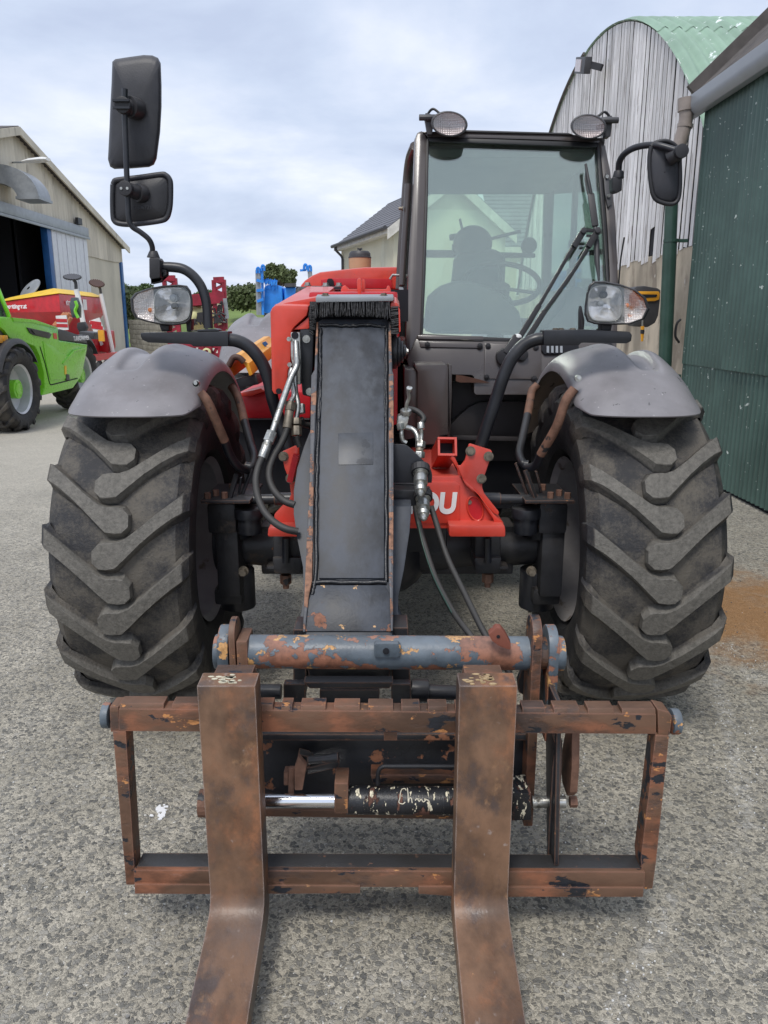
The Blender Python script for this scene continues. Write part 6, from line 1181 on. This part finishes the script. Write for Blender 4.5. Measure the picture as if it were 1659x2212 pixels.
mb = MB(); mb.slab('3a', [(1015, 1566), (1300, 1562), (1590, 1576), (1608, 1598), (1603, 1640), (1570, 1656), (1268, 1650), (1252, 1670), (1015, 1668)], 2.60, .075); mb.build('lamp_bracket', m_black, tele, bevel=.005)
mb = MB()
for x_ in (1095, 1130, 1208): bolt(mb, T('3a', [(x_, 1562)], 2.63)[0], (0, 0, 1), .008, .005)
bolt(mb, T('1a', [(1120, 1262)], 2.63)[0], (0, 0, 1), .008, .004); each(mb, 'bracket_bolt', m_bolt, tele, 2)
mb = MB(); mb.tube(catmull(T('1b', [(790, 868, 2.635), (880, 880, 2.64), (980, 925, 2.645), (1070, 1010, 2.65), (1150, 1130, 2.66), (1210, 1290, 2.67), (1250, 1480, 2.68), (1300, 1640, 2.70), (1390, 1900, 2.70), (1420, 2000, 2.70)]), 6), .0215, 16); mb.build('guard_tube', m_black, tele, smooth=60)
mb = MB(); mb.tube(catmull(T('4b', [(1500, 100, 2.635), (1420, 112, 2.635), (1320, 160, 2.64), (1240, 240, 2.64), (1175, 340, 2.645), (1110, 500, 2.65), (1040, 720, 2.66), (960, 960, 2.67), (905, 1130, 2.675), (885, 1200, 2.675)]), 6), .0215, 16); mb.build('guard_tube', m_black, tele, smooth=60)
for k_, cx_, cy_, w_, h_, hs_ in (('1a', 992, 1110, 103, 96, hl1), ('3a', 1425, 1388, 112, 118, hl2)):
    ring_ = [(cx_+w_*abs(cos(R(a)))**.6*(1 if cos(R(a)) > 0 else -1), cy_+h_*abs(sin(R(a)))**.6*(1 if sin(R(a)) > 0 else -1)) for a in range(0, 361, 8)]
    mb = MB(); mb.tube(T(k_, ring_, 2.602), .0022, 6, cap=False); mb.build('bowl_rim', m_zinc, hs_, smooth=60)
    rows_ = [[P(*q(k_, cx_+(x-cx_)*s_, cy_+(y-cy_)*s_), 2.602+.05*(1-s_*s_)) for x, y in ring_] for s_ in (1, .85, .65, .45, .25, .05)]
    mb = MB(); mb.grid(rows_); mb.build('main_bowl', m_refl, hs_, smooth=80)
# ---- work lights on the roof
def worklight(cx, cy, rx, ry, tilt, side):
    Y_ = 3.83; ring = lambda s_, dy, n=32: [P(*q('3a', cx+s_*(rx*cos(2*pi*i/n)*cos(tilt)-ry*sin(2*pi*i/n)*sin(tilt)), cy+s_*(rx*cos(2*pi*i/n)*sin(tilt)+ry*sin(2*pi*i/n)*cos(tilt))), Y_+dy) for i in range(n+1)]
    mb = MB(); mb.grid([ring(.35, .13), ring(.75, .11), ring(.97, .05), ring(1., .01), ring(.98, -.008), ring(.90, -.010), ring(.87, -.002)]); o = mb.build('work_light', m_dgrey, tele, smooth=50)
    mb = MB(); mb.grid([ring(s_, .0+.035*(1-s_*s_)) for s_ in (.88, .75, .6, .4, .2, .02)]); mb.build('reflector', m_worklens, o, smooth=80); mb = MB(); mb.grid([ring(s_, -.004-.012*(1-s_*s_)) for s_ in (.88, .6, .3, .02)]); mb.build('lens', m_lensglass, o, smooth=80)
    mb = MB(); mb.slab('3a', [(cx+side*(rx-25), cy-60), (cx+side*(rx+35), cy-75), (cx+side*(rx+40), cy-40), (cx+side*(rx+20), cy+70), (cx+side*(rx-10), cy+70)], Y_+.05, .05); c = P(*q('3a', cx+side*(rx+20), cy-42), Y_+.04); mb.cyl(c-V((.04, 0, 0)), c+V((.04, 0, 0)), .014, 8); mb.build('lamp_mount', m_dgrey, o, bevel=.003)
    mb = MB(); mb.tube(catmull([P(*q('3a', cx+side*(rx*.5), cy-ry*.8), Y_+.08), P(*q('3a', cx+side*rx*.9, cy-ry*1.15), Y_+.09), P(*q('3a', cx+side*(rx+25), cy-ry*.5), Y_+.1), P(*q('3a', cx+side*(rx+15), cy+ry*.8), Y_+.1)], 5), .006, 6); mb.build('cable', m_plastic, o)
worklight(383, 186, 124, 86, R(6), -1); worklight(1315, 204, 122, 84, R(3), 1)
# yellow channel-shaped guard with brown edge lying on the red cover, left
yg = thing('channel_guard', 'orange-yellow bent channel with brown lip lying on red bodywork behind the left mudguard', 'guard', P(540, 790, 3.9)); YG = 3.62
fr_ = [(755, 1150), (790, 1130), (830, 1040), (900, 1035), (955, 1095), (1005, 1110), (1045, 1230), (1010, 1245), (960, 1130), (870, 1070), (800, 1150), (825, 1270), (790, 1240)]
vec = P(*q('1b', 1190, 850), 4.5)-P(*q('1b', 870, 1060), YG)
mb = MB(); mb.prism(T('1b', fr_, YG), vec); mb.build('channel', m_amber, yg, bevel=.004)
mb = MB(); mb.tube(bend(T('1b', [(790, 1145), (845, 1045), (905, 1050), (955, 1100)], YG-.006), .03), .014, 8); mb.build('brown_lip', m_brown, yg, smooth=60)
mb = MB(); mb.slab('1b', [(820, 1290), (1080, 1230), (1110, 1330), (890, 1375), (850, 1330)], YG+.04, .12); mb.build('black_block', m_plastic, yg, bevel=.006)
mb = MB(); mb.slab('1b', [(1140, 900), (1175, 885), (1200, 915), (1170, 940)], 4.2, .02); mb.build('slot', m_bluep, yg)
# ================================================================ FORK CARRIAGE
car = thing('fork_carriage', 'rusty black pallet-fork carriage frame hung on the boom head', 'fork carriage', (-.05, 1.65, .1))
CY = 1.60
mb = MB(); mb.slab('d', [(256, 1531), (1418, 1543), (1418, 1586), (256, 1580)], CY, .042); mb.build('top_bar', m_rustbar, car, bevel=.003)
zt0 = P(256, 1531, CY).z; xt0, xt1 = P(257, 1531, CY).x, P(1417, 1543, CY).x; zt1 = P(1417, 1543, CY).z
zf_ = lambda x: zt0+(zt1-zt0)*(x-xt0)/(xt1-xt0)
nx = [P(v, 1535, CY).x for v in (362, 450, 530, 598, 640, 712, 786, 858, 916, 975, 1050, 1120, 1188, 1262, 1336)]
ed = [xt0]+[e for n0 in nx for e in (n0-.0095, n0+.0095)]+[xt1]
for i in range(0, len(ed), 2):
    a, b = ed[i], ed[i+1]; z0 = zf_((a+b)/2)-.002; mb = MB(); mb.add([(a, CY+.001, z0), (b, CY+.001, z0), (b, CY+.041, z0), (a, CY+.041, z0), (a, CY+.006, z0+.0125), (b, CY+.006, z0+.0125), (b, CY+.041, z0+.0135), (a, CY+.041, z0+.0135)], [(3, 2, 1, 0), (4, 5, 6, 7), (0, 1, 5, 4), (1, 2, 6, 5), (2, 3, 7, 6), (3, 0, 4, 7)]); mb.build('bar_tooth', m_rustbar, car, bevel=.0018)
mb = MB(); mb.slab('d', [(236, 1527), (256, 1527), (258, 1580), (238, 1582)], CY+.003, .05); mb.slab('d', [(1420, 1532), (1446, 1538), (1452, 1548), (1448, 1588), (1422, 1592)], CY+.003, .05); each(mb, 'end_lug', m_rustbar, car, bevel=.004)
for x0, x1, y0 in ((224, 240, 1545), (1448, 1466, 1558)): mb = MB(); a = P(x0, y0, CY+.03); b = P(x1, y0, CY+.03); mb.cyl(a, b, .030, 24); mb.build('end_pin', m_tube, car, bevel=.003)
mb = MB(); mb.prism(T('d', [(243, 1580), (272, 1580), (290, 1862), (292, 1900), (290, 1912), (272, 1912)], CY-.001), (0, .05, 0)); mb.build('side_bar', m_rustbar, car, bevel=.003)
mb = MB(); mb.prism(T('d', [(1416, 1588), (1446, 1590), (1418, 1860), (1410, 1920), (1392, 1922), (1386, 1880), (1384, 1855)], CY-.001), (0, .05, 0)); mb.build('side_bar', m_rustbar, car, bevel=.003)
mb = MB(); mb.slab('d', [(288, 1880), (1394, 1884), (1392, 1920), (290, 1914)], CY-.012, .014); mb.build('bottom_bar', m_rustbar, car, bevel=.003)
mb = MB(); pa, pb = P(290, 1880, CY-.012), P(1393, 1884, CY-.012); mb.prism([pa+V((0, .014, -.002)), pb+V((0, .014, -.002)), pb+V((0, .014, -.016)), pa+V((0, .014, -.016))], (0, .052, 0)); mb.build('bottom_bar_ledge', m_blackrust, car, bevel=.003)
for pts in ([(290, 1910), (778, 1914), (778, 1930), (460, 1932), (291, 1931)], [(904, 1915), (1391, 1918), (1389, 1938), (1000, 1938), (904, 1931)]): mb = MB(); mb.slab('d', pts, CY-.018, .03); mb.build('bottom_lip', m_rustbar, car, bevel=.002)
mb = MB(); mb.slab('d', [(829, 1583), (858, 1583), (858, 1600), (829, 1600)], CY+.02, .02); mb.build('centre_tab', m_rustbar, car, bevel=.002)
m_chalk = MAT('cream_chalk', (.68, .63, .50), .8)
# black apron plate, cylinder and fittings behind the bars
mb = MB(); mb.slab('d', [(552, 1575), (1150, 1575), (1150, 1760), (1100, 1762), (552, 1752)], 1.80, .016); mb.build('apron', m_blackrust, car, bevel=.003)
mb = MB(); mb.slab('d', [(552, 1586), (1145, 1586), (1145, 1600), (552, 1600)], 1.77, .05); mb.build('apron_rail', m_blackrust, car, bevel=.003); mb = MB(); mb.slab('d', [(552, 1748), (1100, 1752), (1100, 1772), (552, 1764)], 1.76, .05); mb.build('apron_foot', m_rustbar, car, bevel=.003)
a = P(560, 1729, 1.70); b = P(725, 1729, 1.70); mb = MB(); mb.cyl(a, b, .0185, 32); mb.build('piston_rod', m_chrome, car, smooth=40)
a = P(748, 1728, 1.70); b = P(1108, 1731, 1.70); mb = MB(); mb.cyl(a, b, .0345, 36); mb.build('cylinder_barrel', m_cyl, car, smooth=40, bevel=.002)
for pts_ in ([(888, 790), (882, 782), (870, 786), (864, 802), (862, 822), (858, 840), (874, 846), (884, 838)], [(893, 780), (896, 805), (897, 840), (902, 822), (910, 824), (913, 842)], [(925, 832), (934, 824), (942, 836), (950, 826), (960, 838), (972, 828), (985, 836)]):
    ps_ = []
    for x_, y_ in pts_:
        u_, v_ = q('C', x_, y_); d_ = ray(u_, v_); o_ = V((0, 0, CAMH)); cy0, cz0, rr_ = 1.70, P(748, 1728, 1.70).z, .0352
        a_ = d_.y**2+d_.z**2; b_ = 2*(d_.y*(o_.y-cy0)+d_.z*(o_.z-cz0)); c_ = (o_.y-cy0)**2+(o_.z-cz0)**2-rr_**2; ps_.append(o_+d_*((-b_-sqrt(max(0, b_*b_-4*a_*c_)))/(2*a_)))
    mb = MB(); mb.tube(catmull(ps_, 3), .0013, 5); mb.build('chalk_writing', m_chalk, car)
mb = MB(); mb.slab('d', [(722, 1692), (752, 1692), (752, 1758), (722, 1758)], 1.665, .07); mb.build('cylinder_gland', m_rustbar, car, bevel=.004)
mb = MB(); mb.slab('d', [(1106, 1713), (1148, 1713), (1148, 1772), (1106, 1774)], 1.66, .08); mb.build('cylinder_end', m_cyl, car, bevel=.004)
st('hydraulic_pipe', 'C', [(770, 765, 1.70), (772, 715, 1.70), (790, 692, 1.70), (830, 690, 1.70), (960, 690, 1.70), (1120, 692, 1.70)], .0055, m_black, parent=car)
mb = MB(); mb.slab('C', [(740, 725), (1060, 725), (1110, 740), (1110, 762), (750, 762)], 1.75, .05); mb.build('apron_ledge', m_rustbar, car, bevel=.003)
mb = MB(); mb.slab('C', [(440, 650), (475, 690), (458, 790), (425, 790), (424, 700)], 1.70, .02); mb.slab('C', [(400, 700), (425, 700), (422, 808), (398, 808)], 1.715, .015); mb.slab('C', [(380, 715), (400, 715), (400, 770), (380, 770)], 1.72, .03); each(mb, 'lock_clevis', m_stay, car, bevel=.003)
mb = MB(); mb.tube(T('C', [(480, 665), (540, 660), (608, 652)], 1.72), [.011, .010, .013], 10); mb.slab('C', [(470, 700), (595, 668), (612, 672), (608, 695), (480, 725)], 1.74, .02); mb.slab('C', [(440, 640), (480, 650), (500, 665), (470, 720), (430, 700)], 1.745, .03); mb.build('lock_handle', m_blackrust, car, bevel=.002)
# cross tube with ears
TY = 1.80; tl, tr = P(519, 1407, TY), P(1152, 1411, TY); mb = MB(); mb.cyl(tl, tr, .0425, 40); mb.build('cross_tube', m_tube, car, smooth=40)
mb = MB(); mb.slab('d', [(808, 1393), (812, 1390), (860, 1390), (866, 1396), (864, 1418), (858, 1421), (812, 1421), (808, 1416)], TY-.050, .02); tab = mb.build('tube_tab', m_tube, car, bevel=.004); mb = MB(); c = P(834, 1406, TY-.051); mb.cyl(c, c+V((0, -.004, 0)), .008, 14); mb.cyl(c+V((0, -.004, 0)), c+V((0, -.005, 0)), .004, 10); mb.build('tab_hole', m_dark, tab)
mb = MB(); mb.prism(T('C', [(1230, 145), (1262, 115), (1282, 118), (1300, 140), (1322, 180), (1322, 208), (1305, 205), (1270, 190), (1245, 172)], TY-.06), (0, .02, .004)); o_ = mb.build('bent_bracket', MAT('red_oxide', (.26, .085, .055), .6, var=.2, layers=(((.10, .11, .12), 20, .68, .03, .5),)), car, bevel=.003); mb = MB(); c = T('C', [(1270, 152)], TY-.061)[0]; mb.cyl(c, c+V((0, -.001, 0)), .0045, 10); mb.build('bracket_hole', m_dark, o_)
def ear(name, k, pts, x0, x1, Y_, mat):
    """plate standing fore and aft: outline points are (pixel y, Y) pairs at the plate's own x"""
    mb = MB(); base = [V((x0, y_, P(829, v, y_).z)) for v, y_ in pts]; mb.prism(base, (x1-x0, 0, 0)); return mb.build(name, mat, car, bevel=.004)
def earp(name, x0, x1, mat, top, zb, yf=1.74, yb=1.90):
    """plate standing fore and aft with a round top, x extents in metres"""
    zt_ = top; r_ = (yb-yf)/2; cy_ = (yf+yb)/2; pts = [(x0, yf, zb), (x0, yf, zt_-r_)]+[(x0, cy_-r_*cos(R(a)), zt_-r_+r_*sin(R(a))) for a in range(15, 180, 15)]+[(x0, yb, zt_-r_), (x0, yb, zb)]
    mb = MB(); mb.prism(pts, (x1-x0, 0, 0)); return mb.build(name, mat, car, bevel=.005)
Xp = lambda v, Y_=TY, y=1407: P(v, y, Y_).x
earp('hook_ear', Xp(502), Xp(516), m_rustbar, .76, .60, 1.755, 1.845); earp('hook_ear', Xp(476), Xp(500), m_tube, .735, .44, 1.755, 1.86); mb = MB(); mb.cyl(P(466, 1407, TY), P(480, 1407, TY), .044, 28); mb.build('tube_end', m_tube, car, bevel=.004)
mb = MB(); mb.prism([(Xp(518), TY-.045, .715), (Xp(518), TY+.045, .715), (Xp(518), TY+.045, .60), (Xp(518), TY-.045, .56)], (.028, 0, 0)); mb.build('gusset', m_rustbar, car, bevel=.006)
earp('hook_ear', Xp(1140), Xp(1161), m_rustbar, .768, .20, 1.745, 1.84); earp('hook_ear', Xp(1178), Xp(1200), m_tube, .735, .44, 1.755, 1.86); mb = MB(); mb.cyl(P(1150, 1410, TY), P(1182, 1410, TY), .040, 28); mb.build('tube_end', m_rustbar, car, bevel=.003); mb = MB(); mb.cyl(P(1198, 1411, TY), P(1216, 1411, TY), .044, 28); mb.build('tube_end', m_tube, car, bevel=.004)
mb = MB(); mb.prism(T('7b', [(400, 480), (520, 485), (515, 560), (500, 700), (490, 705), (380, 640), (372, 560)], 1.84), (0, .02, 0)); mb.build('gusset', m_blackrust, car, bevel=.004)
mb = MB(); mb.prism(T('7b', [(610, 930), (660, 930), (682, 980), (680, 1130), (662, 1400), (655, 1600), (650, 1860), (575, 1870), (590, 1500), (612, 1150), (632, 1010)], 1.66), (0, .016, 0)); mb.build('link_arm', m_blackrust, car, bevel=.003)
mb = MB(); mb.prism([V((Xp(1180), 1.66, .60)), V((Xp(1180), 1.80, .60)), V((Xp(1184), 1.70, .19)), V((Xp(1184), 1.61, .19))], (.012, 0, 0)); mb.build('link_arm', m_blackrust, car, bevel=.003)
mb = MB(); mb.cyl(P(*q('7b', 470, 1395), 1.72), P(*q('7b', 700, 1395), 1.72), .0150, 18); mb.build('link_pin', m_zinc, car)
mb = MB(); x0_ = P(*q('7b', 690, 1400), 1.72).x; mb.prism([(x0_, 1.69, .52), (x0_, 1.73, .53), (x0_, 1.77, .42), (x0_, 1.775, .36), (x0_, 1.75, .325), (x0_, 1.70, .322), (x0_, 1.672, .35), (x0_, 1.67, .42)], (.020, 0, 0)); lk = mb.build('link_lever', m_stay, car, bevel=.004); mb = MB(); c = P(*q('7b', 752, 1395), 1.72); mb.cyl(c-V((.008, 0, 0)), c+V((.010, 0, 0)), .014, 6); mb.build('lever_bolt', m_stay, lk)
mb = MB(); c = P(432, 1735, 1.74); mb.cyl(c, c+V((.03, 0, 0)), .035, 18); mb.build('side_boss', m_stay, car)
mb = MB(); mb.slab('d', [(612, 1478), (660, 1478), (660, 1520), (612, 1520)], 1.86, .03); mb.slab('d', [(845, 1478), (888, 1478), (888, 1520), (845, 1520)], 1.86, .03); mb.slab('d', [(655, 1474), (850, 1474), (842, 1488), (668, 1488)], 1.82, .04); mb.slab('d', [(690, 1490), (820, 1490), (820, 1520), (690, 1520)], 1.87, .03); each(mb, 'head_frame', m_blackrust, car, bevel=.004)
# ---- the two forks
def fork(pxl, pxr, label):
    x0 = P(pxl, 1482, 1.53).x; x1 = P(pxr, 1482, 1.53).x; fo = thing('pallet_fork', label, 'pallet fork', ((x0+x1)/2, 1.55, 0), 'forks on the carriage')
    zt_ = P(829, 1482, 1.53).z; pts = [(1.53, zt_), (1.59, zt_+.003), (1.597, zt_-.02), (1.597, .13)]+[(1.56+.037*cos(R(a)), .125+.05*sin(R(a))-.0) for a in (0, -30, -60, -90)]+[(1.45, .058), (1.25, .030), (.95, .010), (.55, .006), (.52, .008), (.55, .016), (.95, .037), (1.10, .055), (1.27, .083), (1.44, .120), (1.485, .132), (1.51, .143), (1.524, .158), (1.53, .18)]
    rows = []; mb = MB(); mb.prism([V((x0, y_, z_)) for y_, z_ in pts], (x1-x0, 0, 0)); mb.build('fork_blade', m_rust, fo, bevel=.0035)
    mb = MB(); mb.box(x0+.02, x1-.02, 1.594, 1.655, zt_-.045, zt_-.008); mb.box(x0+.02, x1-.02, 1.648, 1.665, zt_-.085, zt_-.02); mb.build('fork_hook', m_rustbar, fo, bevel=.003)
    mb = MB(); pz = zt_+.0035; k = 14; cx_ = (x0+x1)/2-.005
    for i in range(26):
        px_ = cx_+random.gauss(0, .016); py_ = 1.558+random.gauss(0, .010); r_ = random.uniform(.002, .007)
        if not 1.535 < py_ < 1.585: continue
        mb.prism([(px_+r_*cos(j*1.05+i)*random.uniform(1, 1.8), py_+r_*sin(j*1.05+i)*.7, pz-.004) for j in range(6)], (0, 0, .0035))
    mb.build('paint_residue', MAT('cream_paint_residue', (.62, .58, .44) if pxl < 600 else (.50, .36, .20), .7, var=.2), fo); return fo
fork(424.5, 551.5, 'left rusty brown steel pallet fork, with cream paint on its top end'); fork(992, 1118.5, 'right rusty brown steel pallet fork, in front of the hydraulic cylinder barrel')
